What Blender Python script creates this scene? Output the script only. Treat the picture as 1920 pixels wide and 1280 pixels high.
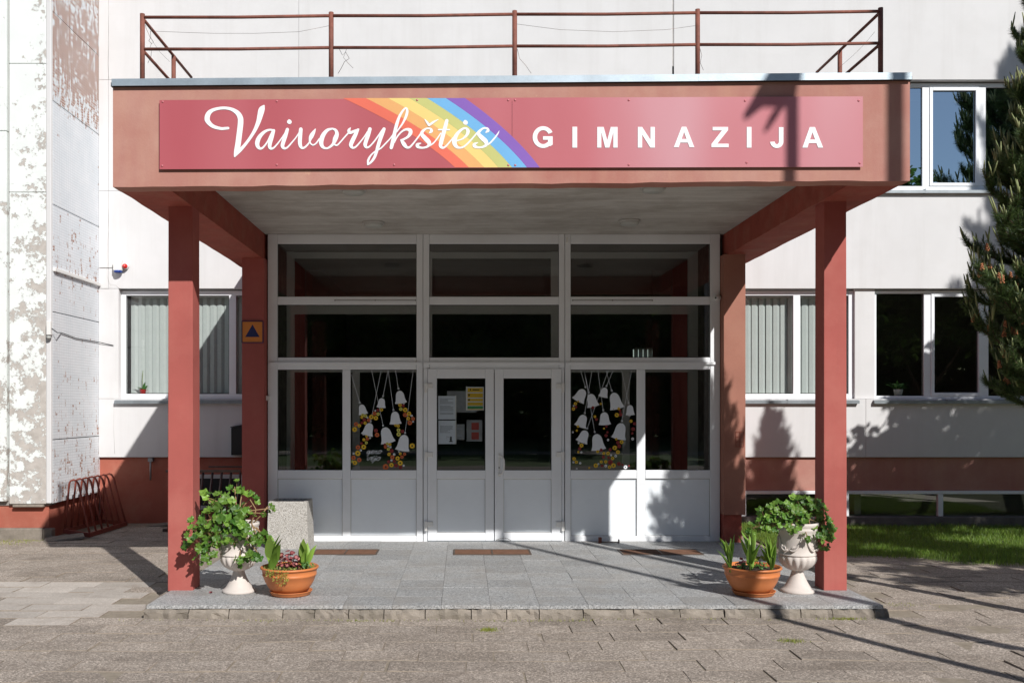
import bpy, math, random
from mathutils import Vector, Matrix, noise as mnoise
R = math.radians
random.seed(7)
scene = bpy.context.scene
for o in list(bpy.data.objects): bpy.data.objects.remove(o)

# ------------------------------------------------------------------ camera
F, CX, CY, EYE = 1800.0, 868.0, 762.0, 1.68      # focal length in photo pixels, principal point, eye height
cam_d = bpy.data.cameras.new('camera'); cam = bpy.data.objects.new('camera', cam_d)
scene.collection.objects.link(cam)
cam_d.sensor_width = 36; cam_d.lens = 36*F/1920
cam_d.shift_x = (960-CX)/1920; cam_d.shift_y = (CY-640)/1920
cam_d.clip_end = 2000; cam_d.clip_start = 0.05
cam.location = (0, 0, EYE); cam.rotation_euler = (R(90), 0, 0)
scene.camera = cam
# ------------------------------------------------------------------ sky, sun, exposure
SUN = Vector((0.557, -1.0, 0.86)).normalized()     # towards the sun
elev = math.asin(SUN.z); az = math.atan2(SUN.x, SUN.y)
world = bpy.data.worlds.new('World'); scene.world = world; world.use_nodes = True
wn = world.node_tree.nodes; wl = world.node_tree.links
sky = wn.new('ShaderNodeTexSky'); sky.sky_type = 'NISHITA'; sky.sun_disc = False
sky.air_density = 1.0; sky.dust_density = 0.3; sky.sun_elevation = elev; sky.sun_rotation = az
bg = wn['Background']; bg.inputs['Strength'].default_value = 0.072
wl.new(sky.outputs[0], bg.inputs['Color'])
sd = bpy.data.lights.new('sun', 'SUN'); sd.energy = 5.0; sd.angle = R(0.55); sd.color = (1.0, 0.975, 0.945)
sun = bpy.data.objects.new('sun', sd); scene.collection.objects.link(sun)
sun.rotation_euler = (-SUN).to_track_quat('-Z', 'Y').to_euler()
scene.view_settings.view_transform = 'Standard'; scene.view_settings.look = 'None'
scene.view_settings.gamma = 1; scene.view_settings.use_curve_mapping = False
scene.view_settings.exposure = 0.0
scene.render.engine = 'CYCLES'
scene.render.resolution_x, scene.render.resolution_y = 1024, 682

# ------------------------------------------------------------------ helpers
COL = scene.collection
def WX(px, Y): return (px-CX)*Y/F
def WZ(py, Y): return EYE-(py-CY)*Y/F
def P(px, py, Y): return Vector((WX(px, Y), Y, WZ(py, Y)))
def proj(v): return (CX+v[0]*F/v[1], CY-(v[2]-EYE)*F/v[1])

def tag(o, label=None, cat=None, group=None, kind=None):
    if label: o['label'] = label
    if cat: o['category'] = cat
    if group: o['group'] = group
    if kind: o['kind'] = kind
    return o
def empty(name, loc=(0, 0, 0), label=None, cat=None, group=None):
    o = bpy.data.objects.new(name, None); COL.objects.link(o); o.location = loc
    o.empty_display_size = .1
    return tag(o, label, cat, group)
def link(name, me, parent=None, loc=None, rot=None, scale=None):
    o = bpy.data.objects.new(name, me); COL.objects.link(o)
    if parent:
        o.parent = parent
        pl = parent.location.copy(); q = parent.parent
        while q: pl += q.location; q = q.parent
        if loc is None: o.location = -pl          # mesh given in world coordinates
        else: o.location = Vector(loc)-pl
    elif loc is not None: o.location = loc
    if rot is not None: o.rotation_euler = rot
    if scale is not None: o.scale = scale if hasattr(scale, '__len__') else (scale,)*3
    return o

class MB:
    def __init__(s): s.v = []; s.f = []; s.m = []; s.s = []
    def add(s, vs, fs, m=0, smooth=False):
        b = len(s.v); s.v += [tuple(v) for v in vs]
        for f in fs: s.f.append(tuple(i+b for i in f)); s.m.append(m); s.s.append(smooth)
    def box(s, x0, x1, y0, y1, z0, z1, m=0):
        s.add([(x0,y0,z0),(x1,y0,z0),(x1,y1,z0),(x0,y1,z0),(x0,y0,z1),(x1,y0,z1),(x1,y1,z1),(x0,y1,z1)],
              [(0,3,2,1),(4,5,6,7),(0,1,5,4),(1,2,6,5),(2,3,7,6),(3,0,4,7)], m)
    def hexa(s, p, m=0):
        s.add(p, [(0,3,2,1),(4,5,6,7),(0,1,5,4),(1,2,6,5),(2,3,7,6),(3,0,4,7)], m)
    def quad(s, a, b, c, d, m=0): s.add([a,b,c,d], [(0,1,2,3)], m)
    def tube(s, pts, r, n=8, m=0, smooth=True, cap=True):
        pts = [Vector(p) for p in pts]; k = len(pts)
        rr = r if hasattr(r, '__len__') else [r]*k
        vs = []; up = Vector((0.13, 0.21, 1)).normalized()
        for i, p in enumerate(pts):
            d = (pts[min(i+1, k-1)]-pts[max(i-1, 0)])
            if d.length < 1e-9: d = Vector((0,0,1))
            d.normalize()
            a = d.cross(up)
            if a.length < .05: a = d.cross(Vector((1,0,0)))
            a.normalize(); b = d.cross(a)
            for j in range(n):
                t = 2*math.pi*j/n
                vs.append(p+(a*math.cos(t)+b*math.sin(t))*rr[i])
        fs = [(i*n+j, i*n+(j+1) % n, (i+1)*n+(j+1) % n, (i+1)*n+j) for i in range(k-1) for j in range(n)]
        if cap: fs += [tuple(range(n-1, -1, -1)), tuple((k-1)*n+j for j in range(n))]
        s.add(vs, fs, m, smooth)
    def lathe(s, prof, c, n=32, m=0, fn=None, smooth=True, cap=True):
        vs = []
        for i, (r, z) in enumerate(prof):
            for j in range(n):
                t = 2*math.pi*j/n; q = r*(fn(i, t) if fn else 1)
                vs.append((c[0]+q*math.cos(t), c[1]+q*math.sin(t), c[2]+z))
        k = len(prof)
        fs = [(i*n+j, i*n+(j+1) % n, (i+1)*n+(j+1) % n, (i+1)*n+j) for i in range(k-1) for j in range(n)]
        if cap: fs += [tuple(range(n-1, -1, -1)), tuple((k-1)*n+j for j in range(n))]
        s.add(vs, fs, m, smooth)
    def prism(s, pts, d, m=0):                       # front outline + extrusion vector
        n = len(pts); d = Vector(d)
        vs = [Vector(p) for p in pts]+[Vector(p)+d for p in pts]
        s.add(vs, [tuple(range(n)), tuple(range(2*n-1, n-1, -1))]+[(i, i+n, (i+1) % n+n, (i+1) % n) for i in range(n)], m)
    def mesh(s, name, mats, warp=None):
        me = bpy.data.meshes.new(name)
        vs = [warp(v) for v in s.v] if warp else s.v
        me.from_pydata(vs, [], s.f)
        for mt in (mats if isinstance(mats, (list, tuple)) else [mats]): me.materials.append(mt)
        me.polygons.foreach_set('material_index', s.m); me.polygons.foreach_set('use_smooth', s.s)
        me.update(); return me
    def build(s, name, mats, parent=None, warp=None, bevel=0, **kw):
        o = link(name, s.mesh(name, mats, warp), parent, **kw)
        if bevel:
            b = o.modifiers.new('bevel', 'BEVEL'); b.width = bevel; b.segments = 2; b.limit_method = 'ANGLE'
        return o
def boxobj(name, mats, parent, *a, bevel=0, warp=None):
    m = MB(); m.box(*a); return m.build(name, mats, parent, bevel=bevel, warp=warp)

# ------------------------------------------------------------------ materials
class N:
    def __init__(s, name):
        s.mat = bpy.data.materials.new(name); s.mat.use_nodes = True
        s.t = s.mat.node_tree; s.b = s.t.nodes['Principled BSDF']; s.out = s.t.nodes['Material Output']
        s.tc = s.t.nodes.new('ShaderNodeTexCoord')
    def n(s, kind, **kw):
        o = s.t.nodes.new(kind)
        for k, v in kw.items():
            if k in o.inputs: o.inputs[k].default_value = v
            else: setattr(o, k, v)
        return o
    def l(s, a, b): s.t.links.new(a, b)
    def noise(s, scale, detail=4, rough=.55, vec=None, stretch=None):
        t = s.n('ShaderNodeTexNoise'); t.inputs['Scale'].default_value = scale
        t.inputs['Detail'].default_value = detail; t.inputs['Roughness'].default_value = rough
        v = vec or s.tc.outputs['Object']
        if stretch:
            mp = s.n('ShaderNodeMapping'); mp.inputs['Scale'].default_value = stretch; s.l(v, mp.inputs['Vector']); v = mp.outputs[0]
        s.l(v, t.inputs['Vector']); return t.outputs['Fac']
    def ramp(s, fac, stops):
        r = s.n('ShaderNodeValToRGB'); e = r.color_ramp.elements
        while len(e) < len(stops): e.new(.5)
        for i, (p, c) in enumerate(stops):
            e[i].position = p; e[i].color = (*c, 1) if hasattr(c, '__len__') else (c, c, c, 1)
        s.l(fac, r.inputs['Fac']); return r.outputs['Color']
    def mix(s, fac, a, b, mode='MIX'):
        m = s.n('ShaderNodeMix'); m.data_type = 'RGBA'; m.blend_type = mode
        for sock, v in ((m.inputs[0], fac), (m.inputs[6], a), (m.inputs[7], b)):
            if hasattr(v, 'is_linked') or hasattr(v, 'links'): s.l(v, sock)
            elif hasattr(v, '__len__'): sock.default_value = (*v, 1)
            else: sock.default_value = v
        return m.outputs[2]
    def math(s, op, a, b=0, clamp=False):
        m = s.n('ShaderNodeMath'); m.operation = op; m.use_clamp = clamp
        for i, v in enumerate((a, b)):
            if hasattr(v, 'links'): s.l(v, m.inputs[i])
            else: m.inputs[i].default_value = v
        return m.outputs[0]
    def xyz(s):
        q = s.n('ShaderNodeSeparateXYZ'); s.l(s.tc.outputs['Object'], q.inputs[0]); return q.outputs
    def col(s, c):
        if hasattr(c, 'links'): s.l(c, s.b.inputs['Base Color'])
        else: s.b.inputs['Base Color'].default_value = (*c, 1)
    def rough(s, r):
        if hasattr(r, 'links'): s.l(r, s.b.inputs['Roughness'])
        else: s.b.inputs['Roughness'].default_value = r
    def bump(s, h, strength=.3, dist=.01):
        b = s.n('ShaderNodeBump'); b.inputs['Strength'].default_value = strength; b.inputs['Distance'].default_value = dist
        s.l(h, b.inputs['Height']); s.l(b.outputs[0], s.b.inputs['Normal'])

def surf(name, c, var=.12, scale=3, fine=60, rough=.8, bump=.15, metal=0, spec=.5, rand=0, tint=None, dist=.004, streak=None):
    """painted / mineral surface: two noise octaves of colour variation plus fine relief"""
    n = N(name)
    dark = tuple(x*(1-var) for x in c); light = tuple(min(1, x*(1+var)) for x in c)
    big = n.noise(scale, 6, .6)
    colr = n.ramp(big, [(.3, dark), (.7, light)])
    f = n.noise(fine, 3, .6)
    colr = n.mix(.25*min(1, var*4), colr, n.ramp(f, [(.3, tuple(x*.6 for x in c)), (.7, light)]))
    if tint:
        tf = n.ramp(n.noise(scale*.6+.7, 5, .65), [(.48, 0), (.68, 1)])
        colr = n.mix(n.math('MULTIPLY', tf, tint[1]), colr, tint[0])
    if streak:                                          # rain runs: noise drawn out along z
        sf = n.ramp(n.noise(streak[2], 6, .62, stretch=(1, 1, .07)), [(.5, 0), (.72, 1)])
        colr = n.mix(n.math('MULTIPLY', sf, streak[1]), colr, streak[0])
    if rand:
        oi = n.n('ShaderNodeObjectInfo')
        hv = n.n('ShaderNodeHueSaturation'); n.l(colr, hv.inputs['Color'])
        n.l(n.math('ADD', n.math('MULTIPLY', oi.outputs['Random'], 2*rand), 1-rand), hv.inputs['Value'])
        colr = hv.outputs[0]
    n.col(colr); n.rough(rough); n.b.inputs['Metallic'].default_value = metal
    n.b.inputs['Specular IOR Level'].default_value = spec
    if bump: n.bump(f, bump, dist)
    return n.mat
M = {}
M['plaster'] = surf('plaster_white', (.672, .664, .660), .03, 1.1, 90, .9, .2, spec=.2, tint=((.60, .59, .58), .4), streak=((.56, .545, .53), .35, 5))
M['reveal'] = surf('plaster_reveal', (.72, .70, .68), .05, 2, 80, .9, .15, spec=.2)
M['mortar'] = surf('joint_mortar', (.30, .28, .26), .2, 8, 60, .95, .2, spec=.1)
M['filler'] = surf('joint_filler', (.50, .48, .46), .15, 8, 60, .95, .2, spec=.1)
M['red'] = surf('red_paint', (.395, .105, .088), .10, 1.6, 130, .8, .22, spec=.2, tint=((.45, .145, .118), .6), streak=((.33, .095, .08), .5, 9))
M['red_faded'] = surf('faded_red_paint', (.365, .165, .12), .12, 1.8, 90, .85, .25, spec=.2, tint=((.40, .205, .15), .5))
M['red_beam'] = surf('red_beam_paint', (.36, .085, .06), .14, 5, 40, .8, .35, spec=.25, tint=((.40, .16, .11), .5), dist=.01)
M['plinth'] = surf('plinth_paint', (.40, .125, .085), .12, 1.6, 70, .85, .25, spec=.2, tint=((.46, .2, .14), .6))
M['upvc'] = surf('white_frame', (.83, .85, .87), .03, 1.5, 30, .4, .0, spec=.5, tint=((.72, .72, .72), .3))
M['kick'] = surf('white_panel', (.84, .885, .92), .03, 1.2, 30, .42, .0, spec=.5, tint=((.74, .78, .82), .35))
M['inner_frame'] = surf('inner_frame', (.55, .54, .52), .04, 2, 30, .5, .0)
M['sill'] = surf('sill_metal', (.30, .33, .35), .18, 6, 60, .45, .05, metal=.6)
M['zinc'] = surf('flashing_zinc', (.40, .47, .52), .16, 5, 70, .45, .08, metal=.55)
M['rust'] = surf('rusty_red_pipe', (.23, .085, .06), .3, 12, 120, .7, .3, spec=.3, tint=((.12, .05, .035), .6))
M['rack'] = surf('rack_red_paint', (.29, .07, .048), .2, 12, 100, .55, .15, spec=.4, tint=((.25, .09, .05), .5))
M['steel'] = surf('brown_steel', (.16, .12, .105), .2, 10, 90, .35, .1, metal=.7)
M['dark'] = surf('black_paint', (.012, .012, .013), .1, 8, 60, .5, .05)
M['white_plastic'] = surf('white_plastic', (.78, .77, .74), .04, 6, 60, .4, .0)
M['red_plastic'] = surf('red_lens', (.62, .02, .015), .05, 6, 60, .18, .0)
M['blue_plastic'] = surf('blue_lens', (.02, .06, .32), .05, 6, 60, .25, .0)
M['white_ink'] = surf('white_lettering', (.86, .86, .86), .01, 4, 40, .5, .0)
M['decal'] = surf('white_sticker', (.72, .76, .80), .02, 4, 40, .6, .0)
M['paper'] = surf('paper', (.70, .74, .82), .03, 6, 40, .8, .0)
M['paper_dim'] = surf('plastic_sleeve', (.26, .27, .29), .12, 14, 40, .35, .0)
M['ink'] = surf('grey_print', (.30, .32, .36), .05, 6, 40, .8, .0)
M['blackink'] = surf('black_print', (.02, .02, .02), .05, 6, 40, .8, .0)
M['yellow'] = surf('yellow_print', (.75, .48, .03), .05, 6, 40, .6, .0)
M['green_print'] = surf('green_print', (.06, .30, .10), .05, 6, 40, .6, .0)
M['redprint'] = surf('red_print', (.35, .05, .04), .2, 50, 40, .6, .0)
M['orange_sign'] = surf('orange_sign', (.72, .24, .045), .05, 6, 40, .5, .0)
M['blue_sign'] = surf('blue_sign', (.012, .018, .10), .05, 6, 40, .5, .0)
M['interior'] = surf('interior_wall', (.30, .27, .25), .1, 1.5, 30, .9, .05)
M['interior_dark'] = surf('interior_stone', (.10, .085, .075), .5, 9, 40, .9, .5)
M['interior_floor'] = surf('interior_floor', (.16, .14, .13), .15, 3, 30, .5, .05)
M['concrete'] = surf('kerb_concrete', (.275, .238, .198), .35, 6, 110, .95, .9, spec=.15, rand=.06, tint=((.19, .165, .13), .8), dist=.008)
M['concrete_dark'] = surf('damp_concrete', (.16, .145, .13), .3, 5, 120, .95, .5, spec=.15, dist=.006)
M['urn'] = surf('cast_stone', (.63, .568, .52), .07, 6, 110, .85, .25, spec=.2, tint=((.55, .485, .43), .5))
M['terracotta'] = surf('terracotta_plastic', (.58, .19, .06), .07, 4, 70, .45, .04, spec=.4)
M['soil'] = surf('soil', (.045, .03, .02), .4, 14, 90, 1, .8)
M['stem'] = surf('plant_stem', (.20, .24, .06), .2, 10, 60, .6, .1)
M['stem_brown'] = surf('woody_stem', (.30, .19, .09), .2, 10, 60, .7, .2)
M['bark'] = surf('bark', (.10, .065, .045), .35, 8, 60, .95, .9, dist=.02)
M['mat_rubber'] = surf('brown_mat', (.17, .085, .05), .25, 12, 160, .95, .6)
M['mat_frame'] = surf('mat_frame', (.10, .07, .05), .2, 12, 90, .6, .2)
M['beige'] = surf('beige_roller', (.55, .50, .42), .04, 4, 40, .8, .0)
M['blind'] = surf('blind_fabric', (.56, .585, .57), .04, 5, 150, .85, .1, spec=.2)
M['lamp_glass'] = surf('lamp_opal', (.48, .49, .46), .04, 5, 40, .35, .0)
M['galv'] = surf('galvanised_pole', (.33, .34, .35), .12, 5, 60, .5, .1, metal=.6)

def leafmat(name, c, c2, trans=.35, rough=.45, rand=.35):
    n = N(name); oi = n.n('ShaderNodeObjectInfo'); gi = n.n('ShaderNodeNewGeometry')
    r = n.math('FRACT', n.math('ADD', oi.outputs['Random'], gi.outputs['Random Per Island']))
    colr = n.mix(r, c, c2)
    hv = n.n('ShaderNodeHueSaturation'); n.l(colr, hv.inputs['Color'])
    n.l(n.math('ADD', n.math('MULTIPLY', n.math('FRACT', n.math('MULTIPLY', r, 7.31)), 2*rand), 1-rand), hv.inputs['Value'])
    n.col(hv.outputs[0]); n.rough(rough)
    tr = n.n('ShaderNodeBsdfTranslucent'); n.l(hv.outputs[0], tr.inputs['Color'])
    mx = n.n('ShaderNodeMixShader'); mx.inputs[0].default_value = trans
    n.l(n.b.outputs[0], mx.inputs[1]); n.l(tr.outputs[0], mx.inputs[2]); n.l(mx.outputs[0], n.out.inputs['Surface'])
    return n.mat
M['geranium'] = leafmat('geranium_leaf', (.06, .17, .02), (.20, .34, .05))
M['lily'] = leafmat('lily_leaf', (.15, .29, .04), (.27, .42, .07), .35)
M['coleus'] = leafmat('coleus_leaf', (.13, .02, .03), (.24, .05, .055), .25)
M['coleus_pink'] = leafmat('coleus_heart', (.42, .13, .13), (.5, .22, .18), .25)
M['sedum'] = leafmat('sedum', (.20, .26, .04), (.34, .34, .06), .25)
M['herb'] = leafmat('herb_leaf', (.06, .17, .03), (.11, .24, .05), .3)
M['needle'] = leafmat('pine_needle', (.035, .075, .025), (.12, .18, .045), .2, .5, .4)
M['candle'] = leafmat('pine_candle', (.30, .31, .14), (.22, .27, .10), .1, .6, .2)
M['cone'] = leafmat('pollen_cone', (.50, .20, .08), (.38, .14, .07), .05, .8, .2)
M['broadleaf'] = leafmat('broad_leaf', (.05, .115, .022), (.11, .19, .04), .42, .45, .35)
M['grass'] = leafmat('grass_blade', (.11, .22, .025), (.24, .34, .055), .4, .5, .35)
M['house_plant'] = leafmat('house_plant_leaf', (.08, .20, .06), (.14, .28, .08), .2)

def glassmat(name, refl=2.0, add=.035, tint=(.86, .89, .88), gcol=(1, 1, 1)):
    n = N(name); n.t.nodes.remove(n.b)
    geo = n.n('ShaderNodeNewGeometry'); dt = n.n('ShaderNodeVectorMath', operation='DOT_PRODUCT')
    n.l(geo.outputs['Incoming'], dt.inputs[0]); n.l(geo.outputs['Normal'], dt.inputs[1])
    fac = n.math('SUBTRACT', 1.0, n.math('ABSOLUTE', dt.outputs['Value']))
    fres = n.math('ADD', n.math('MULTIPLY', n.math('POWER', fac, 5.0), .96), .036)     # the same from both sides of the pane
    tr = n.n('ShaderNodeBsdfTransparent'); tr.inputs[0].default_value = (*tint, 1)
    gl = n.n('ShaderNodeBsdfGlossy'); gl.inputs['Roughness'].default_value = 0.0; gl.inputs['Color'].default_value = (*gcol, 1)
    wav = n.n('ShaderNodeBump'); wav.inputs['Strength'].default_value = .02; wav.inputs['Distance'].default_value = .01
    n.l(n.noise(1.6, 1, .4), wav.inputs['Height']); n.l(wav.outputs[0], gl.inputs['Normal'])
    mx = n.n('ShaderNodeMixShader')
    n.l(n.math('ADD', n.math('MULTIPLY', fres, refl), add, clamp=True), mx.inputs[0])
    n.l(tr.outputs[0], mx.inputs[1]); n.l(gl.outputs[0], mx.inputs[2]); n.l(mx.outputs[0], n.out.inputs['Surface'])
    return n.mat
M['glass'] = glassmat('window_glass', 1.7, .03)
M['glass_dark'] = glassmat('coated_glass', 4.0, .40, (.3, .33, .33), (.64, .82, 1.0))
M['inner_glass'] = glassmat('inner_glass', 1.2, .0)

# fascia: faded salmon paint with paler repair patches and darker streaks
n = N('fascia_paint')
c = n.ramp(n.noise(1.3, 9, .68), [(.28, (.39, .158, .125)), (.5, (.43, .207, .167)), (.72, (.49, .275, .22))])
st = n.ramp(n.noise(3.0, 5, .6, stretch=(1.6, 1, .18)), [(.45, 0), (.75, 1)])
c = n.mix(n.math('MULTIPLY', st, .35), c, (.55, .32, .22))
pt = n.ramp(n.noise(2.3, 6, .7), [(.66, 0), (.70, 1)])
c = n.mix(n.math('MULTIPLY', pt, .5), c, (.60, .38, .26))
n.col(c); n.rough(.85); n.b.inputs['Specular IOR Level'].default_value = .2
n.bump(n.noise(55, 4, .65), .25, .006); M['fascia'] = n.mat

# sign face: crimson that drifts to a paler rose towards the right
n = N('sign_face'); x = n.xyz()
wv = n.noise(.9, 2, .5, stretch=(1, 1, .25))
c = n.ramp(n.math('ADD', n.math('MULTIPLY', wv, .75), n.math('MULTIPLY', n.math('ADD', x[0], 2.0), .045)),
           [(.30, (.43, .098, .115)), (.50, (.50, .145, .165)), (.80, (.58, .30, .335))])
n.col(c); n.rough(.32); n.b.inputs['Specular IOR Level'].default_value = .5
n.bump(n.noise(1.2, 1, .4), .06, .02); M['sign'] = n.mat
for nm, cc in (('rainbow_red', (.78, .17, .11)), ('rainbow_orange', (.80, .42, .16)), ('rainbow_yellow', (.84, .64, .22)),
               ('rainbow_green', (.56, .56, .20)), ('rainbow_blue', (.17, .44, .74)), ('rainbow_violet', (.24, .12, .46))):
    M[nm] = surf(nm, cc, .06, 1.2, 20, .32, 0)

# weathered soffit boards
n = N('soffit_board')
c = n.ramp(n.noise(3, 6, .65, stretch=(.25, 6, 1)), [(.25, (.46, .43, .40)), (.5, (.58, .56, .52)), (.8, (.70, .68, .64))])
oi = n.n('ShaderNodeObjectInfo'); hv = n.n('ShaderNodeHueSaturation'); n.l(c, hv.inputs['Color'])
n.l(n.math('ADD', n.math('MULTIPLY', oi.outputs['Random'], .12), .94), hv.inputs['Value'])
stn = n.ramp(n.noise(1.1, 7, .68, stretch=(1, 1.6, 1)), [(.44, 0), (.60, 1)])
n.col(n.mix(n.math('MULTIPLY', stn, .7), hv.outputs[0], (.36, .33, .29))); n.rough(.85); n.bump(n.noise(9, 5, .6, stretch=(.3, 8, 1)), .3, .006); M['soffit'] = n.mat

# exposed-aggregate paving
def paving(name, a, b, cdark, speck, dist):
    n = N(name)
    oi = n.n('ShaderNodeObjectInfo'); ofs = n.n('ShaderNodeVectorMath', operation='ADD'); n.l(n.tc.outputs['Object'], ofs.inputs[0]); n.l(oi.outputs['Location'], ofs.inputs[1])
    W = ofs.outputs[0]; big = n.noise(1.7, 6, .65, W)
    c = n.ramp(big, [(.3, a), (.7, b)])
    vo = n.n('ShaderNodeTexVoronoi'); vo.inputs['Scale'].default_value = 100; n.l(W, vo.inputs['Vector'])
    pc = n.n('ShaderNodeSeparateColor'); n.l(vo.outputs['Color'], pc.inputs[0])
    sp = n.ramp(pc.outputs[0], [(.0, .35), (.45, .8), (.8, 1.1), (1.0, 1.9)])
    c = n.mix(speck, c, n.mix(1.0, c, sp, 'MULTIPLY'))
    dirt = n.ramp(n.noise(4.5, 6, .7, W), [(.52, 0), (.68, 1)])
    c = n.mix(n.math('MULTIPLY', dirt, .55), c, cdark)
    hv = n.n('ShaderNodeHueSaturation'); n.l(c, hv.inputs['Color'])
    n.l(n.math('ADD', n.math('MULTIPLY', oi.outputs['Random'], .22), .89), hv.inputs['Value'])
    n.col(hv.outputs[0]); n.rough(.92); n.b.inputs['Specular IOR Level'].default_value = .2
    h = n.math('ADD', n.math('MULTIPLY', vo.outputs['Distance'], -.6), n.noise(26, 5, .7, W))
    n.bump(h, .7, dist); return n.mat
M['slab'] = paving('aggregate_slab', (.29, .243, .200), (.405, .347, .295), (.19, .155, .125), .72, .006)
M['slab_smooth'] = paving('smooth_slab', (.40, .355, .31), (.50, .45, .40), (.30, .25, .205), .22, .004)
M['slab_side'] = surf('dirty_slab_edge', (.27, .225, .18), .35, 9, 90, 1, .5, spec=.1)
M['bed'] = surf('joint_sand', (.12, .10, .07), .35, 6, 120, 1, .7, spec=.1, tint=((.10, .12, .035), .6))
# granite tiles
n = N('granite_tile'); oi = n.n('ShaderNodeObjectInfo'); ofs = n.n('ShaderNodeVectorMath', operation='ADD'); n.l(n.tc.outputs['Object'], ofs.inputs[0]); n.l(oi.outputs['Location'], ofs.inputs[1])
vo = n.n('ShaderNodeTexVoronoi'); vo.inputs['Scale'].default_value = 110; n.l(ofs.outputs[0], vo.inputs['Vector'])
pc = n.n('ShaderNodeSeparateColor'); n.l(vo.outputs['Color'], pc.inputs[0])
c = n.ramp(pc.outputs[0], [(0, (.17, .172, .17)), (.5, (.335, .335, .33)), (1, (.49, .49, .48))])
c = n.mix(n.math('MULTIPLY', n.ramp(n.noise(2.2, 6, .65, ofs.outputs[0]), [(.45, 0), (.7, 1)]), .6), c, (.30, .275, .245))
hv = n.n('ShaderNodeHueSaturation'); n.l(c, hv.inputs['Color'])
n.l(n.math('ADD', n.math('MULTIPLY', oi.outputs['Random'], .2), .9), hv.inputs['Value'])
n.col(hv.outputs[0]); n.rough(.62); n.bump(n.noise(70, 3, .6), .15, .003); M['granite'] = n.mat
# terrazzo litter bin
n = N('washed_terrazzo')
vo = n.n('ShaderNodeTexVoronoi'); vo.inputs['Scale'].default_value = 130; n.l(n.tc.outputs['Object'], vo.inputs['Vector'])
pc = n.n('ShaderNodeSeparateColor'); n.l(vo.outputs['Color'], pc.inputs[0])
c = n.ramp(pc.outputs[1], [(0, (.24, .22, .19)), (.25, (.43, .40, .36)), (.7, (.56, .53, .48)), (1, (.64, .62, .58))])
n.col(c); n.rough(.9); n.bump(vo.outputs['Distance'], .8, .01); M['terrazzo'] = n.mat

# wing: flaking limewash over render, and over small ceramic tiles
n = N('flaking_render'); x = n.xyz()
edge = n.math('SMOOTH_MAX', n.math('MULTIPLY', n.math('ADD', x[0], 6.15), .20), 0.0)
low = n.math('MULTIPLY', n.math('SUBTRACT', 5.0, x[2]), .020)
ms = n.math('ADD', n.math('ADD', n.noise(4.6, 14, .76), edge), low)
mask = n.ramp(ms, [(.668, 0), (.68, 1)])
under = n.ramp(n.noise(9, 5, .65), [(.3, (.40, .365, .33)), (.7, (.57, .53, .485))])
paint = n.ramp(n.noise(2.6, 5, .6), [(.3, (.74, .77, .745)), (.7, (.80, .83, .80))])
n.col(n.mix(mask, paint, under)); n.rough(.92); n.b.inputs['Specular IOR Level'].default_value = .15
n.bump(n.math('ADD', n.math('MULTIPLY', mask, -1.5), n.math('MULTIPLY', n.noise(70, 4, .6), .3)), .6, .006); M['flaking'] = n.mat
n = N('flaking_tiles'); x = n.xyz()
cb = n.n('ShaderNodeCombineXYZ'); n.l(x[1], cb.inputs[0]); n.l(x[2], cb.inputs[1])
br = n.n('ShaderNodeTexBrick'); n.l(cb.outputs[0], br.inputs['Vector'])
br.inputs['Scale'].default_value = 1; br.inputs['Brick Width'].default_value = .075; br.inputs['Row Height'].default_value = .038
br.inputs['Mortar Size'].default_value = .006; br.offset = 0.0
br.inputs['Color1'].default_value = (.30, .13, .085, 1); br.inputs['Color2'].default_value = (.40, .20, .14, 1); br.inputs['Mortar'].default_value = (.60, .57, .54, 1)
wv = n.n('ShaderNodeTexWhiteNoise'); wv.noise_dimensions = '2D'
sn = n.n('ShaderNodeVectorMath', operation='SNAP'); n.l(cb.outputs[0], sn.inputs[0]); sn.inputs[1].default_value = (.075, .038, 1)
n.l(sn.outputs[0], wv.inputs['Vector'])
band = n.ramp(n.math('MULTIPLY', x[2], .1), [(.40, 0), (.415, .22), (.53, .22), (.545, .0), (.66, .0), (.67, .10)])
band = n.ramp(n.math('MULTIPLY', x[2], .1), [(.04, .12), (.12, .10), (.30, .03), (.34, .10), (.40, .11), (.445, .03), (.57, .03), (.59, .17), (.66, .26), (.74, .20)])
ms = n.math('ADD', n.math('ADD', n.math('MULTIPLY', n.noise(5.0, 9, .75, stretch=(1, 2.4, .8)), .95), n.math('MULTIPLY', wv.outputs[0], .10)), band)
mask = n.ramp(ms, [(.70, 0), (.715, 1)])
pw = n.ramp(n.noise(3.5, 5, .6), [(.3, (.70, .74, .77)), (.7, (.80, .82, .84))])
pw = n.mix(n.math('MULTIPLY', br.outputs['Fac'], .28), pw, (.42, .43, .45))
n.col(n.mix(mask, pw, br.outputs['Color'])); n.rough(.8)
n.bump(n.math('ADD', n.math('MULTIPLY', br.outputs['Fac'], -1.0), n.math('MULTIPLY', mask, -.5)), .5, .004); M['tiles'] = n.mat

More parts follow.
